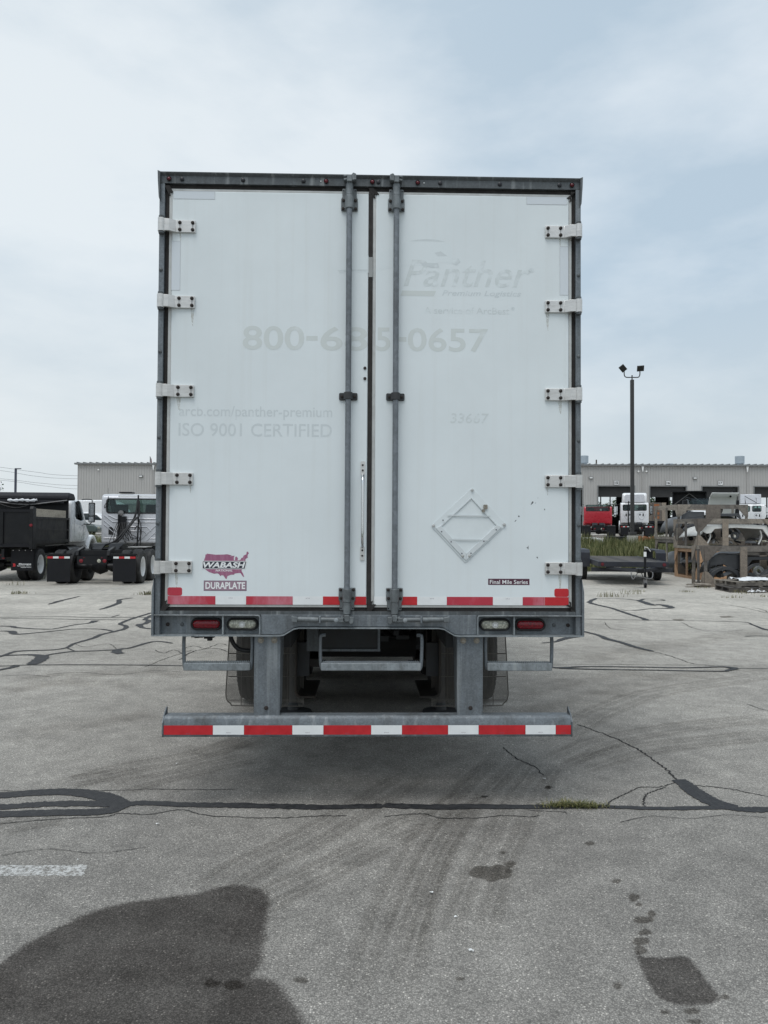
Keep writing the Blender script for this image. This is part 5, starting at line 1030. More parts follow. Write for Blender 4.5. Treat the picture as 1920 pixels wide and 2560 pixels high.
mt, t_, b_ = new_mat('flag_stripes'); v_ = coords(t_, vary=False); wv = N(t_, 'ShaderNodeTexWave', i_Scale=2.2, wave_type='BANDS', bands_direction='X'); t_.links.new(v_, wv.inputs['Vector']); rp = ramp(t_, [(.49,(.72,.72,.70)),(.51,(.33,.05,.06))]); t_.links.new(wv.outputs['Fac'], rp.inputs[0]); t_.links.new(rp.outputs[0], b_.inputs['Base Color']); M['flag'] = mt
fo = fg.build('flag', M['flag'], FP, smooth=60, recalc=False)
cq = MB(); cq.grid([[(p[0], p[1]-.012, p[2]) for p in r[:6]] for r in rows[:4]]); cq.build('flag_canton', M['decal_navy'], FP, recalc=False)

# ------------------------------------------------------------------ trucks
def arch(y0, z0, r0, r1, a0, a1, n=12):
    o = [(y0 + r1*math.cos(R(a0+(a1-a0)*k/n)), z0 + r1*math.sin(R(a0+(a1-a0)*k/n))) for k in range(n+1)]
    i = [(y0 + r0*math.cos(R(a1+(a0-a1)*k/n)), z0 + r0*math.sin(R(a1+(a0-a1)*k/n))) for k in range(n+1)]
    return o + i
def cab(root, yb, mat, w=1.12, zt=2.86, split=False, interior=True):
    zb = 1.12; prof = [(0,zb),(0,zt-.14),(.10,zt-.03),(.9,zt+.02),(1.22,zt-.05),(1.78,2.04),(1.92,1.93),(1.92,zb)]
    P = lambda dy, dz, s: [(yb+dy+y*s, dz+z) for y, z in prof]
    c = MB().prism([(yb+y, z) for y, z in prof], 'x', -w, w).build('cab', mat, root, bevel=.11, seg=4)
    cut = []
    inn = [(.06,zb+.08),(.06,zt-.16),(.14,zt-.10),(.9,zt-.06),(1.16,zt-.12),(1.68,2.05),(1.80,1.92),(1.80,zb+.08)]
    cut.append(MB().prism([(yb+y, z) for y, z in inn], 'x', -w+.07, w-.07).build('cut', mat, root))
    rws = [(-.92,.92)] if not split else [(-.80,-.12),(.12,.80)]
    for a, b_ in rws: cut.append(MB().prism(rrect(a, b_, 2.19, 2.655, .09, 4), 'y', yb-.2, yb+.2).build('cut', mat, root))
    sw = [(.42,2.60),(.42,2.10),(.60,1.98),(1.30,1.90),(1.60,1.96),(1.12,2.64),(.95,2.68)]
    cut.append(MB().prism([(yb+y, z) for y, z in sw], 'x', -w-.2, w+.2).build('cut', mat, root))
    ws = [(1.62,2.04),(1.14,2.70),(1.7,3.0),(2.4,2.4)]
    cut.append(MB().prism([(yb+y, z) for y, z in ws], 'x', -w+.14, w-.14).build('cut', mat, root))
    boolean_cut(c, cut)
    for a, b_ in rws: MB().prism(rrect(a+.001, b_-.001, 2.191, 2.654, .09, 4), 'y', yb+.028, yb+.034).build('rear_window', M['glass'], c)
    for a, b_ in rws:
        f = MB(); oo = rrect(a-.035, b_+.035, 2.155, 2.69, .11, 5); ii = rrect(a+.012, b_-.012, 2.202, 2.643, .08, 5); n = len(oo)
        f.add([(x, yb-.012, z) for x, z in oo] + [(x, yb-.016, z) for x, z in ii] + [(x, yb+.02, z) for x, z in ii], [(i, (i+1) % n, n+(i+1) % n, n+i) for i in range(n)] + [(n+i, n+(i+1) % n, 2*n+(i+1) % n, 2*n+i) for i in range(n)]); f.build('window_seal', M['rubber'], c)
    for s in (-1, 1): MB().prism([(yb+y, z) for y, z in sw], 'x', s*(w-.03), s*(w-.036)).build('side_window', M['glass'], c)
    MB().add([(-w+.15,yb+1.70,2.03),(w-.15,yb+1.70,2.03),(w-.15,yb+1.20,2.72),(-w+.15,yb+1.20,2.72)], [(0,1,2,3)]).build('windscreen', M['glass'], c)
    if interior:
        for s in (-1, 1):
            MB().prism([(yb+.34,1.5),(yb+.30,2.35),(yb+.42,2.50),(yb+.50,2.48),(yb+.52,1.7),(yb+.95,1.62),(yb+.95,1.45)], 'x', s*.55-.24, s*.55+.24).build('seat', M['seat'], c, bevel=.09)
        MB().bx(.20,.55,yb+1.30,yb+1.31,2.12,2.42).build('window_paper', M['paper'], c); MB().bx(-w+.1,w-.1,yb+1.5,yb+1.75,1.7,1.98).build('dashboard', M['seat'], c)
    for s in (-1, 1):
        MB().bx(s*(w+.001)-.002, s*(w+.001)+.002, yb+1.30, yb+1.42, 1.72, 1.76).build('door_handle', M['rubber'], c)
        dl = MB()
        for q in ([(.36,2.66),(.36,1.2)], [(.36,1.2),(1.55,1.2)], [(1.55,1.2),(1.60,1.90)]): dl.tube([(s*(w+.0), yb+y, z) for y, z in q], .006, 4)
        stuff(dl.build('door_gap', M['seam'], c))
        mr = MB(); mr.bx(s*(w+.30)-.12, s*(w+.30)+.12, yb+1.50, yb+1.60, 1.86, 2.62); mo = mr.build('mirror', M['black'], root, bevel=.035)
        MB().bx(s*(w+.30)-.095, s*(w+.30)+.095, yb+1.493, yb+1.4995, 2.12, 2.58).build('mirror_glass', M['chrome'], mo); MB().bx(s*(w+.30)-.095, s*(w+.30)+.095, yb+1.493, yb+1.4995, 1.89, 2.08).build('mirror_glass', M['chrome'], mo)
        MB().tube(smoothpath([(s*(w-.02),yb+1.35,2.72),(s*(w+.12),yb+1.45,2.74),(s*(w+.30),yb+1.55,2.72),(s*(w+.30),yb+1.55,2.60)], 3), .018, 6).build('mirror_arm', M['black'], mo); MB().tube(smoothpath([(s*(w-.02),yb+1.6,1.80),(s*(w+.2),yb+1.58,1.78),(s*(w+.30),yb+1.55,1.88)], 3), .018, 6).build('mirror_arm', M['black'], mo)
    return c
def front_end(root, yb, mat):
    h = MB(); rows = []
    for y, hw, zt in ((1.90,.98,1.96),(2.3,.95,1.93),(2.9,.88,1.86),(3.4,.78,1.76),(3.62,.68,1.60)):
        rows.append([(-hw,yb+y,.95),(-hw,yb+y,zt-.22),(-hw*.9,yb+y,zt-.07),(-hw*.6,yb+y,zt-.005),(0,yb+y,zt+.02),(hw*.6,yb+y,zt-.005),(hw*.9,yb+y,zt-.07),(hw,yb+y,zt-.22),(hw,yb+y,.95)])
    h.grid(rows); n = len(h.v); k = 9; h.f.append(tuple(range(n-k, n))); h.f.append(tuple(range(k-1, -1, -1))); h.build('hood', mat, root, smooth=40)
    for s in (-1, 1):
        a, b_ = sorted((s*.76, s*1.17)); MB().prism(arch(yb+2.75, .60, .60, .78, -8, 188, 16), 'x', a, b_).build('front_fender', mat, root, bevel=.05, smooth=40)
        MB().prism([(yb+1.93,1.0),(yb+1.93,1.75),(yb+2.4,1.42),(yb+2.2,.9)], 'x', s*.98, s*1.10).build('cowl', mat, root)
        wheel(root, s*1.04, yb+2.75, .50, s, 'rim_white', False, True)
    MB().bx(-1.15,1.15,yb+3.62,yb+3.85,.45,.78).build('front_bumper', mat, root, bevel=.05)
def chassis(root, L, single=False, rearmat='black_matte', flap_tape=True, wheelmat='rim_white'):
    for s in (-1, 1): MB().bx(s*.43-.04, s*.43+.04, .05, L, .74, 1.0).build('frame_rail', M['black'], root)
    for y in ((.95,) if single else (.75, 2.05)):
        for s in (-1, 1):
            wheel(root, s*1.13, y, .50, s, wheelmat, True, True); wheel(root, s*.80, y, .50, s, wheelmat, True, False)
        MB().cyl((-.95,y,.5),(.95,y,.5),.09,n=12).lathe([(-.22,.0),(-.2,.16),(0,.24),(.2,.16),(.22,0)], (0,y,.5), 'x', 16, False).build('axle', M['black'], root, smooth=40)
    for s in (-1, 1): MB().lathe([(0,0),(0,.30),(1.3,.30),(1.3,0)], (s*.85, L-3.6, .72), 'y', 18, False).build('fuel_tank', M['black'], root, smooth=40)
def mudflaps(root, y, x0, x1, z0, z1, tape=True, mat='black_matte'):
    for s in (-1, 1):
        a, b_ = sorted((s*x0, s*x1)); f = MB().bx(a, b_, y, y+.015, z0, z1).build('mud_flap', M[mat], root); MB().bx(a-.06, b_+.04, y-.03, y+.03, z1+.001, z1+.055).build('flap_bar', M['black'], f)
        if tape:
            w = (b_-a-.02)/4
            for k in range(4): MB().bx(a+.01+w*k, a+.01+w*(k+1)-.004, y-.004, y-.0005, z1-.09, z1-.03).build('reflective_tape', M['tape_red'] if (k % 2 == (0 if s < 0 else 1)) else M['tape_white'], f)
def tail_bar(root, y, hw=.42, z0=.60, z1=.84):
    p = MB().bx(-hw, hw, y, y+.02, z0, z1).build('tail_panel', M['black'], root)
    for x, r, mt_ in ((-.30,.055,'red_lens'),(.36,.055,'red_lens'),(.20,.052,'clear_lens')): MB().lathe([(0,0),(0,r),(-.012,r),(-.02,r*.7),(-.024,0)], (x, y, (z0+z1)/2-.02), 'y', 16, False).build('tail_lamp', M[mt_], p, smooth=50)
    for x in (-.22, .28): MB().lathe([(0,0),(0,.02),(-.008,.018),(-.012,0)], (x, y, z1-.05), 'y', 10, False).build('marker_lamp', M['red_small'], p, smooth=50)
def fifth_wheel(root, y):
    z = 1.16
    for s in (-1, 1):
        MB().add([(s*.06,y,z),(s*.46,y+.05,z),(s*.48,y+.55,z+.03),(s*.04,y+.55,z+.03),(s*.10,y-.30,z-.16),(s*.38,y-.24,z-.16)] + [(s*.06,y,z-.07),(s*.46,y+.05,z-.07),(s*.48,y+.55,z-.05),(s*.04,y+.55,z-.05),(s*.10,y-.30,z-.19),(s*.38,y-.24,z-.19)],
                 [(0,1,2,3),(0,4,5,1),(6,9,8,7),(6,7,11,10),(0,3,9,6),(1,5,11,7),(2,1,7,8),(3,2,8,9),(4,0,6,10),(5,4,10,11)]).build('coupling_plate', M['black'], root)
        MB().prism([(-.05,.86),(.0,1.0),(.55,1.10),(.60,1.04),(.08,.80)], 'x', s*.40, s*.48).build('frame_ramp', M['black'], root)
        MB().bx(s*.43-.05, s*.43+.05, y-.1, y+.5, 1.0, 1.088).build('coupling_mount', M['black'], root)
    MB().bx(-.40,.40,.08,.16,.84,1.0).build('rear_crossmember', M['black'], root); MB().bx(-.40,.40,y+.3,y+.5,.86,1.0).build('crossmember', M['black'], root)
def tractor(name, label, loc, rz, mat, yb=3.75, fairing=None, split=False, detail=True, tape=True, scale=1.0, fx=0.0):
    t = thing(name, label, 'truck', loc, rz); chassis(t, yb+3.6); mudflaps(t, -.12, .60, 1.25, .10, .86, tape); tail_bar(t, -.10); fifth_wheel(t, 1.45); cab(t, yb, mat, split=split, interior=detail, zt=2.86 - fx); front_end(t, yb, mat)
    if fairing:
        z0, z1 = fairing; f = MB(); f.prism([(yb+.05,z0),(yb+.02,z1-.25),(yb+.15,z1),(yb+.45,z1),(yb+1.2,z0+.25),(yb+1.35,z0)], 'x', -.98, .98); fo = f.build('roof_fairing', mat, t, bevel=.16, seg=4)
        g = MB(); oo = rrect(-.78,.78,z0+.08,z1-.14,.10,4); g.prism(oo, 'y', yb-.001, yb+.03); g.build('fairing_recess', M['cab_silver'], fo)
    t.scale = (scale,)*3; return t
# white day cab with bare chassis, near left
TA = tractor('tractor_truck', 'off-white day cab tractor truck with bare black chassis and hoses behind the cab', (-8.42, 22.3, 0), R(4.0), M['cab_silver'], 4.6)
yb = 4.6; rib = MB()
lines = [[(-1.02,2.10),(-.72,1.86),(-.3,1.86)], [(-.88,2.10),(-.62,1.98),(1.02,1.98)], [(-1.02,1.92),(-.2,1.22)], [(-1.02,1.78),(-.55,1.38)], [(.96,1.94),(.2,1.22)], [(1.02,1.80),(.45,1.22)], [(-.2,1.86),(.75,1.86),(.92,1.98)], [(-.15,1.70),(.45,1.70),(.60,1.55)], [(-.15,1.55),(.35,1.55),(.46,1.45),(.30,1.33),(-.1,1.33)], [(.55,1.30),(1.02,1.30)], [(-1.02,1.30),(-.3,1.30)], [(.70,1.50),(.80,1.40),(1.02,1.40)]]
cabo = [c for c in TA.children if c.name.startswith('cab')][0]
for l in lines:
    rb_ = MB(); rb_.tube([(x, yb-.003, z) for x, z in l], .016, 5); rb_.build('pressed_rib', M['cab_silver'], cabo, smooth=60)
    gr_ = MB(); gr_.tube([(x, yb-.002, z-.022) for x, z in l], .0075, 4); gr_.build('panel_groove', M['seam'], cabo)
MB().bx(-.86,-.70,yb-.012,yb-.001,1.42,1.68).build('air_vent', M['rubber'], cabo)
MB().bx(-.60,-.15,yb+.3,yb+.7,2.886,2.93).build('roof_hatch', M['black'], cabo); MB().bx(-.55,1.0,yb+.02,yb+.06,2.74,2.80).build('drip_rail', M['cab_white'], cabo)
MB().tube([(-.92,yb+.1,2.84),(-.92,yb+.1,3.05)], .006, 5).tube(smoothpath([(-.88,yb-.02,2.75),(-.90,yb-.04,2.6),(-1.0,yb-.04,2.42),(-.98,yb-.04,2.35),(-.9,yb-.04,2.5)], 4), .013, 6).build('antenna_cable', M['rubber'], cabo)
pg = MB(); pg.tube([(.18,yb-.25,1.0),(.20,yb-.18,1.8),(.17,yb-.12,2.80)], .028, 8); pg.build('hose_tender', M['black'], TA)
for i, pts in enumerate(([(.17,yb-.14,2.65),(.12,yb-.2,2.2),(.02,yb-.25,1.9),(-.22,yb-.4,1.55),(-.45,yb-.5,1.25),(-.6,yb-.45,1.12)], [(.20,yb-.14,2.6),(.22,yb-.2,2.1),(.10,yb-.3,1.95),(-.12,yb-.42,1.6),(-.40,yb-.5,1.2),(-.75,yb-.4,1.10)], [(.2,yb-.2,2.0),(.30,yb-.3,1.8),(.34,yb-.35,1.5),(.26,yb-.4,1.2),(.1,yb-.45,1.06)], [(.1,yb-.3,1.6),(.2,yb-.3,1.72),(.30,yb-.3,1.55),(.30,yb-.3,1.05)])): MB().tube(smoothpath(pts, 5), .036 if i < 2 else .018, 7).build('air_hose', M['rubber'], TA, smooth=60)
MB().bx(-.46,-.24,yb-.16,yb-.02,1.62,2.06).bx(-.50,-.44,yb-.20,yb-.02,1.35,2.12).build('valve_bracket', M['black'], TA); MB().lathe([(0,0),(0,.10),(-.05,.09),(-.06,0)], (-.42, yb-.10, 2.17), 'y', 14, False).build('work_lamp', M['steel_worn'], TA, smooth=40)
rg = random.Random(5)
for k in range(8):
    x = -.62+.08*k; MB().tube(smoothpath([(x*.6-.15,yb-.15,1.85),(x,yb-.3-.05*(k % 3),1.5),(x-.1+.05*k,yb-.35,1.15+.06*(k % 4)),(x+.1,yb-.25,1.3),(x*.7-.1,yb-.15,1.7)], 5), .011, 5).build('air_line', M['rubber'], TA, smooth=60)
MB().bx(.1,.75,yb-1.4,yb-.5,1.01,1.03).build('deck_plate', M['alu'], TA)
# black dump truck with white cab, near left
DT = thing('dump_truck', 'black tipper body dump truck with white cab and lettered mud flap', 'truck', (-11.95, 23.2, 0), R(6.0))
chassis(DT, 8.0, True); front_end(DT, 4.55, M['cab_white']); cab(DT, 4.55, M['cab_white'], zt=2.68); tail_bar(DT, .30, .42, .66, .86)
hb = MB(); hb.bx(-1.22,1.22,.0,.07,1.16,2.12); tg = hb.build('tailgate', M['black'], DT)
MB().bx(-1.24,1.24,-.035,.08,2.121,2.20).build('tailgate_rail', M['black_matte'], tg); MB().bx(-1.24,1.24,-.03,.08,1.06,1.159).build('tailgate_rail', M['black_matte'], tg)
for x in (-.42, .42): MB().bx(x-.04,x+.04,-.05,-.0005,1.16,2.12).build('tailgate_rib', M['black'], tg)
for s in (-1, 1):
    pst = MB().prism([(-.05,1.0),(-.05,2.22),(.02,2.30),(.22,2.25),(.22,1.0)], 'x', s*1.221, s*1.33).build('body_post', M['black'], DT, bevel=.01); MB().lathe([(0,0),(0,.05),(-.02,.045),(-.03,0)], (s*1.27, -.052, 1.72), 'y', 12, False).build('post_lamp', M['red_lens'], pst, smooth=50)
    MB().bx(min(s*1.20,s*1.26), max(s*1.20,s*1.26), .22, 3.60, 1.25, 1.92).build('body_side', M['black'], DT)
    for z0, z1 in ((1.921,1.99),(1.15,1.249),(1.56,1.60)): MB().bx(min(s*1.19,s*1.30), max(s*1.19,s*1.30), .221, 3.60, z0, z1).build('side_rail', M['black'], DT)
    MB().bx(min(s*1.19,s*1.30), max(s*1.19,s*1.30), 3.601, 3.72, 1.10, 2.0).build('front_post', M['black'], DT)
    MB().bx(min(s*1.21,s*1.25), max(s*1.21,s*1.25), .30, 3.45, 1.992, 2.24).build('side_board', M['wood_board'], DT)
    a, b_ = sorted((s*.62, s*1.27)); fl_ = MB().bx(a, b_, .20, .215, .34, .98).build('mud_flap', M['black_matte'], DT)
    for k in range(4): MB().lathe([(0,0),(0,.014),(-.006,.012),(-.008,0)], (a+.06+k*(b_-a-.12)/3, .199, .955), 'y', 8, False).build('bolt', M['alu'], fl_)
    if s > 0:
        lettering('Stoops', a+.22, b_-.06, .505, .562, .1975, M['decal_white'], fl_, .04, .12); lettering('FREIGHTLINER - QUALITY', a+.18, b_-.06, .465, .492, .1975, M['decal_white'], fl_, .02); lettering('TRAILER PARTS', a+.28, b_-.06, .425, .448, .1975, M['decal_white'], fl_, .02)
        for dx in (0, .035): MB().prism([(a+.05+dx,.46),(a+.07+dx,.50),(a+.05+dx,.555),(a+.085+dx,.555),(a+.10+dx,.50),(a+.085+dx,.46)], 'y', .1985, .196).build('emblem', M['tape_red'], fl_)
MB().bx(-1.2,1.2,.1,3.7,1.08,1.149).build('body_floor', M['black'], DT); MB().bx(-1.24,1.24,3.721,3.80,1.10,2.62).build('headboard', M['black'], DT)
hs_ = MB().prism([(3.45,2.62),(3.45,2.78),(3.62,2.88),(4.1,2.86),(4.25,2.74),(4.25,2.62)], 'x', -1.32, 1.34).build('tarp_housing', M['tarp'], DT, bevel=.05)
MB().bx(-1.30,1.18,3.40,3.45,2.50,2.62).build('tarp_roll', M['tarp'], hs_); MB().tube(smoothpath([(-1.25,3.36,2.58),(-.5,3.34,2.47),(.1,3.34,2.45),(.7,3.36,2.52),(1.3,3.4,2.60)], 4), .022, 6).build('tarp_bar', M['steel_worn'], hs_)
MB().tube(smoothpath([(-1.0,3.33,2.50),(-.6,3.31,2.36),(-.25,3.31,2.34),(.1,3.33,2.45)], 4), .016, 6).build('tarp_rope', M['rubber'], hs_); MB().tube(smoothpath([(-.65,3.33,2.60),(-.4,3.30,2.58),(-.15,3.31,2.60),(.10,3.30,2.58),(.32,3.33,2.61)], 4), [.03+.015*((k*7) % 3) for k in range(17)], 6).build('tarp_cloth', M['plastic_white'], hs_)
# bare chassis trucks in front of the bays
p = at(1497, 58.6); tractor('tractor_truck', 'red day cab tractor truck parked with its back to the yard', p, R(-14.5), M['cab_red'], 3.5, None, detail=True, tape=False, scale=.98, fx=.30)
p = at(1593, 61.0); WT = tractor('tractor_truck', 'white high-roof tractor truck parked beside the red truck', p, R(-15.0), M['cab_white'], 3.5, (2.80, 3.66), tape=True)
def back_emboss(t, yb):
    c = [q for q in t.children if q.name.startswith('cab')][0]
    for s in (-1, 1):
        MB().tube(smoothpath([(s*.85,yb-.002,2.02),(s*.40,yb-.002,2.02),(s*.25,yb-.002,1.85),(s*.40,yb-.002,1.5),(s*.55,yb-.002,1.42),(s*.70,yb-.002,1.5),(s*.88,yb-.002,1.85)], 3), .020, 5).build('pressed_rib', M['cab_silver'], c, smooth=60)
        MB().lathe([(0,0),(0,.085),(-.01,.085),(-.012,.05),(-.008,0)], (s*.42, yb-.001, 1.83), 'y', 14, False).build('vent_ring', M['seam'], c, smooth=40); MB().bx(s*.68-.05, s*.68+.05, yb-.012, yb-.001, 1.70, 1.92).build('air_vent', M['rubber'], c)
back_emboss(WT, 3.5)
MB().tube(smoothpath([(-.50,3.3,1.0),(-.52,3.25,1.6),(-.50,3.3,2.4),(-.48,3.35,2.95)], 4), .05, 8).build('exhaust_stack', M['black'], WT, smooth=50)
p = at(1884, 66.0); W2 = tractor('tractor_truck', 'white tractor truck with two small rear windows behind the wooden crates', p, R(-22.0), M['cab_white'], 3.0, None, split=True, tape=False)
back_emboss(W2, 3.0)
f = MB().prism([(3.4,2.90),(3.5,3.75),(3.9,3.72),(4.5,2.9)], 'x', -.85, .85).build('roof_fairing', M['cab_silver'], W2, bevel=.05)
MB().tube([(-.45,3.0,2.9),(-.5,3.02,3.55),(.45,3.0,2.95),(.40,3.0,3.4)], .035, 6).build('tarp_bar', M['black'], W2)
# black open body with cross bracing
BB = thing('box_body_truck', 'black truck with open cross-braced body standing behind the wooden crates', 'truck', at(1724, 50.0), R(-20)); 
chassis(BB, 6.0, True)
for q, nm in (((-1.05,-.98,.0,.8,1.15,3.28),'body_side'), ((.98,1.05,.0,.8,1.15,3.28),'body_side'), ((-1.08,1.08,-.15,.8,3.281,3.36),'body_roof'), ((-.979,.979,.7,.8,1.15,3.28),'body_front'), ((-1.05,1.05,.0,.8,1.05,1.149),'body_floor'), ((-1.10,1.10,-.06,.0,2.25,2.45),'rear_crossbar')): MB().bx(*q).build(nm, M['black'], BB)
for s in (-1, 1): MB().tube([(s*.95,.2,2.45),(0,.2,3.2)], .03, 6).build('diagonal_brace', M['steel_worn'], BB); MB().bx(s*.28-.14,s*.28+.14,-.075,-.061,2.36,2.41).build('white_plate', M['tape_white'], BB)
MB().bx(-.9,.9,1.2,2.8,1.1,2.2).build('cab', M['black'], BB, bevel=.1)
# white truck with raised hood
HT = thing('hood_truck', 'white truck whose raised hood stands up behind the wooden crates', 'truck', ((1799-960)*41.3/FPX, 45.5, gz(45.5)), R(180)); chassis(HT, 5.0, True)
hoodp = MB(); rows = []
for i in range(9):
    z = 1.25 + 1.68*i/8; k = i/8; rows.append([(x*.76*(1-.06*k), 4.2 + .5*k - .10*(1-(x)**2) + (.25*max(0, k-.85)/.15), z) for x in [-1+2*j/12 for j in range(13)]])
hoodp.grid(rows); hoodp.build('raised_hood', M['hood_white'], HT, smooth=50, recalc=False, solid=.03)
MB().bx(-.80,-.74,4.1,4.2,.9,3.1).build('hood_prop', M['black'], HT); MB().lathe([(0,0),(0,.06),(-.01,.05),(-.012,0)], (-.35, 4.75, 2.75), 'y', 10, False).build('hood_latch', M['black'], HT)
cab(HT, 1.6, M['cab_white'], interior=False, zt=2.4)
# stake-bed trailer by the bays
SB = thing('stake_trailer', 'grey stake-sided flatbed trailer with orange-red panels behind the white truck', 'trailer', at(1631, 69.0)); chassis(SB, 6.0, True)
MB().bx(-1.25,1.25,0,6,1.05,1.25).build('bed', M['black_matte'], SB)
for k in range(6): MB().bx(-1.25+.42*k,-1.25+.42*k+.39,0,.06,1.26,2.9).build('stake_board', M['osb_grey'], SB)
for k in range(4): MB().bx(.15,.62,-.03,-.001,1.45+.36*k,1.70+.36*k).build('panel', M['rust'], SB)
# cars beyond the grass verge
def car(name, label, loc, rz, prof, glassp, mat, w=.9, cat='car', group=None):
    c = thing(name, label, cat, loc, rz, group); MB().prism(prof, 'x', -w, w).build('body', mat, c, bevel=.10, seg=3)
    for s in (-1, 1):
        for g in glassp: MB().prism(g, 'x', s*(w+.003), s*(w-.03)).build('side_window', M['glass_dark'], c)
        for y in (.85, 3.7):
            t = wheel(c, s*(w-.08), y, .36, s, 'rim_steel', False, True, .72, .8); MB().prism(arch(y, .36, .36, .43, 0, 180), 'x', s*(w+.001), s*(w-.05)).build('wheel_arch', M['rubber'], c)
    return c
suv_prof = [(.15,.35),(.05,.75),(.15,1.05),(.35,1.55),(.9,1.72),(2.2,1.74),(2.9,1.60),(3.55,1.12),(4.5,.98),(4.75,.75),(4.75,.40)]; suv_g = [[(.55,1.52),(.75,1.15),(1.75,1.13),(1.75,1.62),(1.0,1.63)], [(1.83,1.62),(1.83,1.13),(3.3,1.12),(2.85,1.50),(2.4,1.62)]]
C1 = car('parked_car', 'white sport utility car parked beyond the grass verge', (-24.6, 59.5, gz(59.5)), R(-94), suv_prof, suv_g, M['cab_white'])
C2 = car('parked_car', 'dark green car parked beyond the grass verge', (-25.0, 55.0, gz(55)), R(-88), [(q[0], q[1]*.86) for q in suv_prof], [[(a, b_*.86) for a, b_ in g] for g in suv_g], M['car_green'])
for s in (-1, 1): MB().bx(s*.62-.16,s*.62+.16,4.74,4.80,.60,.74).build('headlamp', M['clear_lens'], C2); 
for s in (-1, 1): MB().bx(s*.62-.16,s*.62+.16,4.74,4.80,.72,.86).build('headlamp', M['clear_lens'], C1)
C3 = car('parked_van', 'tall white van parked behind the white sport utility car', (-26.4, 66, gz(66)), R(-88), [(.1,.4),(.05,2.5),(.3,2.75),(3.2,2.78),(3.9,2.45),(4.6,1.45),(5.4,1.2),(5.5,.8),(5.5,.4)], [[(3.1,2.3),(3.1,1.5),(4.3,1.5),(3.7,2.3)]], M['cab_white'], 1.0, 'van')

# ------------------------------------------------------------------ equipment trailer, right
ET = thing('equipment_trailer', 'black flat-deck equipment trailer with its tongue jack on the asphalt', 'trailer', (7.55, 23.3, 0), R(-9))
# local +y runs away from the camera, the coupler points at it
dz = .71
MB().bx(-1.03,1.03,0.0,.10,dz-.16,dz).build('front_rail', M['black_navy'], ET, bevel=.008)
for s in (-1, 1): MB().bx(s*1.0-.03,s*1.0+.03,.101,5.6,dz-.16,dz).build('side_rail', M['black_navy'], ET)
for k in range(8): MB().bx(-.965+.242*k,-.965+.242*k+.232,.105,5.6,dz-.05,dz-.008).build('deck_plank', M['wood_dark'], ET)
for k in range(5): MB().bx(-.965,.965,.5+k*1.1,.58+k*1.1,dz-.16,dz-.052).build('crossmember', M['black_navy'], ET)
for s in (-1, 1):
    fdr = MB(); fdr.prism([(2.1,.45),(2.1,.92),(2.3,1.02),(4.2,1.02),(4.4,.92),(4.4,.45),(4.36,.45),(4.36,.90),(4.18,.98),(2.32,.98),(2.14,.90),(2.14,.45)], 'x', s*1.05, s*1.36); fdr.build('fender', M['black_navy'], ET)
    for y in (2.75, 3.75): wheel(ET, s*1.20, y, .36, s, 'rim_steel', False, True, .72, .75)
    MB().tube([(s*.75,.2,dz-.20),(s*.05,-1.15,dz-.20)], .055, 4).build('tongue_beam', M['black_navy'], ET)
    MB().lathe([(0,0),(0,.055),(-.015,.05),(-.02,0)], (s*.9, -.001, dz-.08), 'y', 12, False).build('side_marker', M['red_small'], ET, smooth=50)
MB().bx(-1.2,1.2,.3,.38,dz-.32,dz-.20).build('tongue_cross', M['black_navy'], ET); MB().bx(-.1,.1,-1.35,-1.0,dz-.27,dz-.13).build('coupler', M['black'], ET, bevel=.03)
jk = MB().cyl((.18,-.95,.18),(.18,-.95,1.10),.035,n=12).build('jack', M['black'], ET, smooth=40); MB().cyl((.18,-.95,.90),(.18,-.95,1.04),.040,n=12).build('jack_label', M['paper'], jk, smooth=40); MB().tube([(.18,-.95,1.10),(.16,-.97,1.18),(.24,-.99,1.17),(.33,-.99,1.05)], .012, 6).build('jack_crank', M['alu'], jk)
MB().prism([(-1.0,.24),(-.90,.24),(-.88,.10),(-1.02,.10)], 'x', .13, .23).build('jack_fork', M['steel_worn'], jk); MB().lathe([(-.03,.03),(-.03,.08),(.03,.08),(.03,.03)], (.18,-.97,.08), 'x', 18).build('jack_wheel', M['black'], jk, smooth=40)
MB().tube(smoothpath([(.05,-1.1,.45),(.12,-1.15,.30),(.35,-1.0,.28),(.42,-.8,.42),(.40,-.6,.45)], 4), .015, 6).build('safety_chain', M['steel_worn'], ET); MB().tube(smoothpath([(-.05,-1.1,.45),(-.18,-1.12,.25),(-.2,-.9,.38),(-.15,-.6,.44)], 4), .012, 6).build('safety_chain', M['steel_worn'], ET)
ov = MB().prism([(-.42+.105*math.cos(2*math.pi*k/20), .52+.055*math.sin(2*math.pi*k/20)) for k in range(20)], 'y', .292, .2985).build('maker_badge', M['signwhite'], ET); lettering('GATO', -.49, -.35, .495, .545, .2905, M['ink'], ov, .02)
MB().lathe([(0,0),(0,.045),(-.01,.04),(-.012,0)], (.52, .2995, .52), 'y', 12, False).build('reflector', M['clear_lens'], ET, smooth=50)

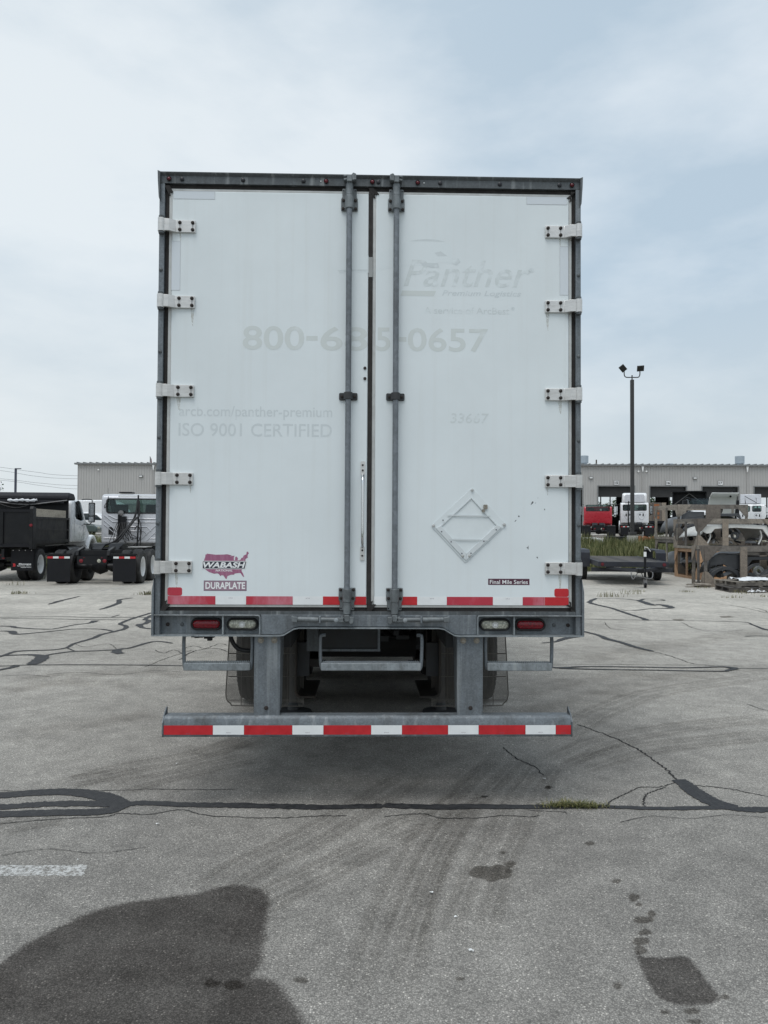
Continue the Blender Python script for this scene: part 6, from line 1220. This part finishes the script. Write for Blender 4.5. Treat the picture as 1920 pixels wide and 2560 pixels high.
# ------------------------------------------------------------------ wooden crates with truck parts
def crate(name, label, loc, rz, W, Dp, Hh, mats, posts, content, group='wooden crates of truck parts', gus=None, mid=None):
    """W along x (front), Dp along y, front face at y=0, left end at x=0"""
    c = thing(name, label, 'crate', loc, rz, group); m1, m2 = mats; j = lambda a: rnd.uniform(-a, a)
    th = .045
    for y in (0, Dp-th):       # long rails
        MB().bx(0, W, y, y+th, .0, .10).build('rail', M[m1], c); MB().bx(0, W, y+j(.004), y+th+.001, Hh-.16, Hh).build('rail', M[m1], c)
        for x in (0, W-.09): MB().bx(x+.001, x+.089, y+.002, y+th-.002, .1005, Hh-.1605).build('post', M[m1], c)
        for x in posts: MB().bx(x, x+.20, y-.006, y+th-.003, .05, Hh-.02).build('board', M[m2], c)
    for x in (0, W-th):        # end rails
        MB().bx(x+.002, x+th-.002, th+.001, Dp-th-.001, .0, .09).build('end_rail', M[m1], c); MB().bx(x+.002, x+th-.002, th+.001, Dp-th-.001, Hh-.10, Hh-.003).build('end_rail', M[m1], c)
        MB().bx(x+.004, x+th-.004, Dp*.47, Dp*.47+.12, .0905, Hh-.1005).build('end_post', M[m2 if gus else m1], c)
        g = .42*min(1, Hh)
        for (y0, dy) in ((.004, 1), (Dp-.004, -1)):
            for z0, sg in ((.004, 1), (Hh-.004, -1)):
                xo = -.014 if x == 0 else W+.001; MB().prism([(y0,z0),(y0+dy*g*.9,z0),(y0+dy*.08,z0+sg*g),(y0,z0+sg*g*1.05)], 'x', xo, xo+.013).build('gusset', M[m2], c)
    for x0, dx in ((.004, 1), (W-.004, -1)):   # front gussets
        for z0, sg in ((.004, 1), (Hh-.004, -1)):
            g = .44*min(1, Hh) ; MB().prism([(x0,z0),(x0+dx*g*1.15,z0),(x0+dx*.10,z0+sg*g),(x0,z0+sg*g*1.05)], 'y', -.02, -.008).build('gusset', M[m2], c)
    for k in range(3): MB().bx(.1, W-.1, .1+k*(Dp-.3)/2, .2+k*(Dp-.3)/2, .012, .06).build('slat', M[m1], c)
    content(c, W, Dp, Hh); return c
def hood_in(mat, arches=True, hz=.86, seed=1, junk=14):
    def f(c, W, Dp, Hh):
        rg = random.Random(seed*17 + int(W*100)); n = 22; z1 = Hh*hz; rows = []
        for i in range(9):          # shallow shell with rolled, uneven edges
            u = i/8; y = .12 + (Dp-.3)*u; r = []
            for k in range(n+1):
                t = k/n; x = .12 + (W-.24)*t; drop = max(0, (abs(t-.5)-.30)/.20)**2.2; side = .42 + .18*math.sin(7*t+seed)
                r.append((x, y, z1*(1-.10*u*u) - drop*Hh*side - .05*Hh*max(0, math.sin(9*t+seed*2))*(u < .15)))
            rows.append(r)
        hd_ = MB().grid(rows).build('truck_hood', M[mat], c, smooth=50, recalc=False, solid=.022)
        if arches:
            for x0, dirn in ((.16, 1), (W-.16, -1)):
                rr = min(.40, Hh*.36); cx = x0 + dirn*(rr+.10)
                for y in (.10,):
                    o = [(cx + (rr+.09+.05*math.sin(3*R(q)))*math.cos(R(q)), .10 + (rr+.11)*math.sin(R(q))) for q in range(0, 181, 12)]; i_ = [(cx + rr*math.cos(R(q)), .10 + rr*math.sin(R(q))) for q in range(180, -1, -12)]
                    MB().prism(o + i_, 'y', y, y+.30).build('wheel_arch', M[mat], hd_, bevel=.012, smooth=40)
            o = [(W*.40,.12),(W*.38,Hh*.55),(W*.44,Hh*.74),(W*.9,Hh*.76),(W*.93,.60*Hh),(W*.93,.54*Hh),(W*.86,Hh*.68),(W*.5,Hh*.66),(W*.45,Hh*.5),(W*.46,.12)]; MB().prism(o, 'y', .11, .16).build('door_frame', M[mat], hd_, bevel=.015)
            MB().prism([(.17,.5*Hh),(.2,.70*Hh),(.45,Hh*.80),(W*.40,Hh*.80),(W*.40,.45*Hh),(.9,.42*Hh),(.6,.55*Hh)], 'y', .125, .165).build('fender_skin', M[mat], hd_, bevel=.015)
        else:
            o = [(.16,Hh*.60),(.30,Hh*.78),(W*.5,Hh*.82),(W-.3,Hh*.78),(W-.16,Hh*.52),(W-.22,Hh*.36),(W-.34,Hh*.50),(W-.45,Hh*.66),(W*.5,Hh*.70),(.62,Hh*.66),(.50,Hh*.52),(.34,Hh*.50)]; MB().prism(o, 'y', .07, .12).build('front_lip', M[mat], hd_, bevel=.015)
            for x in (.45, W-.5): MB().tube(smoothpath([(x,.16,Hh*.62),(x+.06,.18,Hh*.40),(x-.05,.18,Hh*.16)], 4), .025, 6).build('stay', M[mat], hd_, smooth=50)
        pal = ['primer','primer_grey','steel_worn','rust','hood_white','black','osb','wood_grey']
        for k in range(junk):       # loose pieces packed underneath
            x, y = rg.uniform(.25, W-.25), rg.uniform(.15, Dp-.25); z = .09 + rg.random()**2*Hh*.30; s_ = rg.uniform(.08, .24); q = MB(); kind = rg.randrange(4)
            if kind == 0: q.prism([(-s_,0),(-s_*.6,s_*.8),(s_*.2,s_*1.1),(s_,s_*.5),(s_*.8,0),(s_*.2,s_*.6),(-s_*.5,s_*.4)], 'y', -.03, .05)
            elif kind == 1: q.lathe([(-.06,s_*.35),(-.06,s_*.6),(.0,s_*.72),(.06,s_*.6),(.06,s_*.35)], (0,0,s_*.7), 'y', 16)
            elif kind == 2: q.tube(smoothpath([(-s_,0,0),(-s_*.5,.05,s_*1.2),(s_*.4,0,s_*.9),(s_*1.1,.04,s_*.2)], 4), s_*.11, 7)
            else: q.bx(-s_,s_,-s_*.5,s_*.5,0,s_*.5)
            o = q.build('spare_part', M[rg.choice(pal[:3]*2 + pal)], c, bevel=.008 if kind in (0, 3) else 0, smooth=45); o.location = (x, y, z); o.rotation_euler = (rg.uniform(-.25,.25), rg.uniform(-.4,.4), rg.uniform(-1,1))
    return f
S1 = (10.85, 28.4)
for k, (lab, mats, mt_, gus) in enumerate((('grey weathered crate of black fenders, bottom of the taller stack behind the others', ('wood_grey','osb_grey'), 'primer', None), ('grey weathered crate with a wide front board, topmost of the taller stack', ('wood_grey','wood_grey'), 'primer_grey', None))):
    c = crate('parts_crate', lab, (S1[0], S1[1], .0 + 1.325*k), R(0 if k == 0 else .6), 2.6, 2.35, 1.31, mats, (1.05,) if k else (.9,), hood_in(mt_, True, .70, k+2))
    if k: MB().bx(1.06,1.58,-.022,-.0065,.04,1.30).build('front_board', M['osb_grey'], c)
for k, (lab, mats, mt_) in enumerate((('crate of orange strand board, bottom of the shorter stack', ('osb','osb'), 'primer'), ('grey crate holding a cream white hood, on top of the strand board crate', ('wood_grey','osb_grey'), 'hood_white'))):
    crate('parts_crate', lab, (10.62 - .02*k, 26.0, 1.045*k), R(.5*k), 2.7, 2.1, 1.03, mats, (.85, ), hood_in(mt_, k == 0, .80, k+5))
crate('parts_crate', 'long grey crate holding a black truck body shell, standing on the asphalt alone', (9.47, 22.75, 0), R(-2.0), 2.9, 1.0, 1.21, ('wood_grey','osb_grey'), (1.05, 2.05), hood_in('primer', True, .86, 9, 18))
c = crate('parts_crate', 'dark crate of parts at the end of the row beside the taller stack', (13.75, 27.6, 0), R(3), 2.4, 2.2, 1.25, ('wood_dark','osb_grey'), (.9,), hood_in('primer', False, .7, 11))
# loose splintered wood
for k, (x, y, l, a) in enumerate(((9.15,22.7,.55,20),(9.25,22.95,.42,-35),(9.35,22.6,.5,5))):
    b = MB().bx(-l/2,l/2,-.07,.07,0,.03).build('broken_board', M['wood_grey'], None); b.location = (x, y, .01+.035*k); b.rotation_euler = (R(4*k), R(-5+4*k), R(a)); tag(b, 'splintered grey board lying by the corner of the long crate', 'board', 'broken boards by the crate')
def pallet(label, loc, rz, mat='wood_dark', group='pallets on the asphalt', w=1.4, d=1.1):
    p = thing('pallet', label, 'pallet', loc, rz, group)
    for k in range(3): MB().bx(0,w,k*(d-.06)/2,k*(d-.06)/2+.06,.022,.115).build('stringer', M[mat], p)
    for k in range(7): MB().bx(k*(w-.12)/6,k*(w-.12)/6+.115,-.01,d+.01,.1155,.138).build('deck_board', M[mat], p)
    for k in range(3): MB().bx(k*(w-.12)/2,k*(w-.12)/2+.115,-.008,d+.008,0,.0215).build('bottom_board', M[mat], p)
    return p
pallet('dark wooden pallet lying flat on the asphalt under the other pallet', (9.32, 20.75, 0), R(-4)); pallet('dark wooden pallet stacked askew on top of another pallet', (9.62, 20.95, .142), R(9), 'wood_grey'); pallet('dark wooden pallet beside the two stacked ones', (10.85, 20.9, 0), R(-2))
def debris(name, label, loc, rz, mat, w, d, h, seed, cat):
    rg = random.Random(seed); rows = []
    for i in range(9): rows.append([(-w/2+w*j/13+rg.uniform(-.03,.03), -d/2+d*i/8+rg.uniform(-.03,.03), rg.uniform(.01,h)*(1 if 0 < i < 8 else .4)) for j in range(14)])
    return tag(MB().grid(rows).build(name, mat, None, recalc=False, solid=.006, loc=loc), label, cat)
o = debris('plastic_sheet', 'crumpled white plastic sheet lying across the stacked pallets', (10.55, 21.45, .285), 0, M['plastic_white'], 1.6, .7, .10, 3, 'sheet')
o = debris('plastic_sheet', 'torn white plastic poking out between the pallets', (10.0, 20.78, .012), 0, M['plastic_white'], .0 + .5, .22, .11, 4, 'sheet')
b = MB().bx(-.9,.9,-.06,.06,-.02,.02).build('timber_beam', M['wood_dark'], None, loc=(10.9, 21.8, .42)); b.rotation_euler = (0, R(-14), R(10)); tag(b, 'dark timber leaning across the pallets towards the long crate', 'timber')
# things set down at the top of the verge
pallet('pale wooden pallet under the dark battery tray on the verge', at(1508, 46.5), R(3), 'osb', 'pallets on the verge', 2.3, 1.1)
x, y, z = at(1508, 46.5)
b = MB().bx(-.85,.85,0,.7,0,.38).build('parts_bin', M['black'], None, bevel=.03, loc=(x+1.2, y+.1, z+.14)); tag(b, 'black parts bin sitting on the pale pallet behind the grass', 'bin')
b = MB().prism([(-.95,0),(-.9,.34),(-.6,.42),(.6,.40),(.95,.30),(.95,0)], 'y', 0, .5).build('spare_bumper', M['hood_white'], None, bevel=.05, loc=(at(1466, 45.2)[0], 45.2, gz(45.2)+.10)); tag(b, 'white spare bumper lying in the grass by the pallet', 'bumper')
b = debris('rusty_sheet', 'crumpled rusty metal sheet lying behind the lamp base', (at(1608, 46.6)[0], 46.6, gz(46.6)+.03), 0, M['rust'], 1.5, .8, .55, 8, 'metal sheet')
for k, px in enumerate((1545, 1640, 1660)):
    b = MB().bx(-.5,.5,0,.5,0,.42).build('parts_bin', M['black_matte'] if k else M['wood_dark'], None, bevel=.02, loc=(at(px, 46.9)[0], 46.9, gz(46.9))); tag(b, ('brown wooden', 'low black', 'small black')[k] + ' bin set down ' + ('beside the lamp base', 'past the rusty sheet', 'close to the crates')[k] + ' on the verge', 'bin')

# ------------------------------------------------------------------ grass
sp = []
def scatter(x0, x1, y0, y1, per):
    for _ in range(int((x1-x0)*(y1-y0)*per)):
        x, y = rnd.uniform(x0, x1), rnd.uniform(y0, y1); cl = .75 + .35*math.sin(x*1.3+y*.7) + .25*math.sin(x*3.1-y*2.2); sp.append((x, y, gz(y), max(.35, cl)))
scatter(5, 20, 31.2, 45.8, 150); scatter(-19, -9, 31.2, 45.8, 110); scatter(-45, -19, 31.2, 45.8, 30); scatter(-9, 5, 31.2, 45.8, 25); scatter(20, 45, 31.2, 45.8, 40)
g = stuff(blades(sp, .62, .35, .012, .45, M['grass'], 'verge_grass')); tag(g, 'tall unmown grass on the bank between the two lots', 'grass')
def tuft(name, label, pts, n, h, mat, spread, group=None, w=.004, lean=.9):
    s_ = []
    for _ in range(n):
        f = rnd.random(); k = f*(len(pts)-1); i = min(int(k), len(pts)-2); q = pts[i].lerp(pts[i+1], k-i); e = math.sin(math.pi*min(1, max(0, .06+.9*f)))**.6
        s_.append((q.x + rnd.gauss(0, spread[0]), q.y + rnd.gauss(0, spread[1]), .002, .35+.75*e))
    o = blades(s_, h, .4, w, lean, mat, name); tag(o, label, 'weeds', group); return o
tuft('grass_tuft', 'low green grass tuft growing along the tar-sealed crack', [RS(250,1496), RS(330,1492), RS(400,1494), RS(480,1497), RS(560,1500)], 700, .030, M['tuft'], (.045,.02), None, .0020, 2.2)
for i, (fn, x, y, n, h) in enumerate(((RS,600,135,40,.22),(RS,738,118,26,.24),(RS,800,102,26,.10),(RS,1105,105,30,.12),(RS,1215,80,22,.12),(RS,1440,108,30,.18),(RS,1490,118,16,.10),(RS,1395,142,26,.10),(LS,65,60,14,.22),(RS,1600,135,22,.10))):
    p = fn(x, y); tuft('dry_weed', 'sparse dry weed sprouting from a crack in the asphalt', [p, p+Vector((.25,0,0))], n, h*.6, M['dry'], (.12,.05), 'dry weeds in the asphalt cracks', .006, .9)
tuft('dry_weed', 'clump of weeds at the foot of the dump truck tyre', [LS(190,22), LS(275,20)], 90, .42, M['dry'], (.12,.06), None, .006, .7)
tuft('dry_grass', 'low patch of yellowed grass beside the trailer corner', [LS(930,122), LS(990,120)], 120, .10, M['dry'], (.1,.08), None, .006, 1.0)
tuft('dry_grass', 'flat patch of yellowed grass out on the open asphalt', [LS(105,116), LS(160,114)], 70, .08, M['dry'], (.1,.08), None, .006, 1.2)
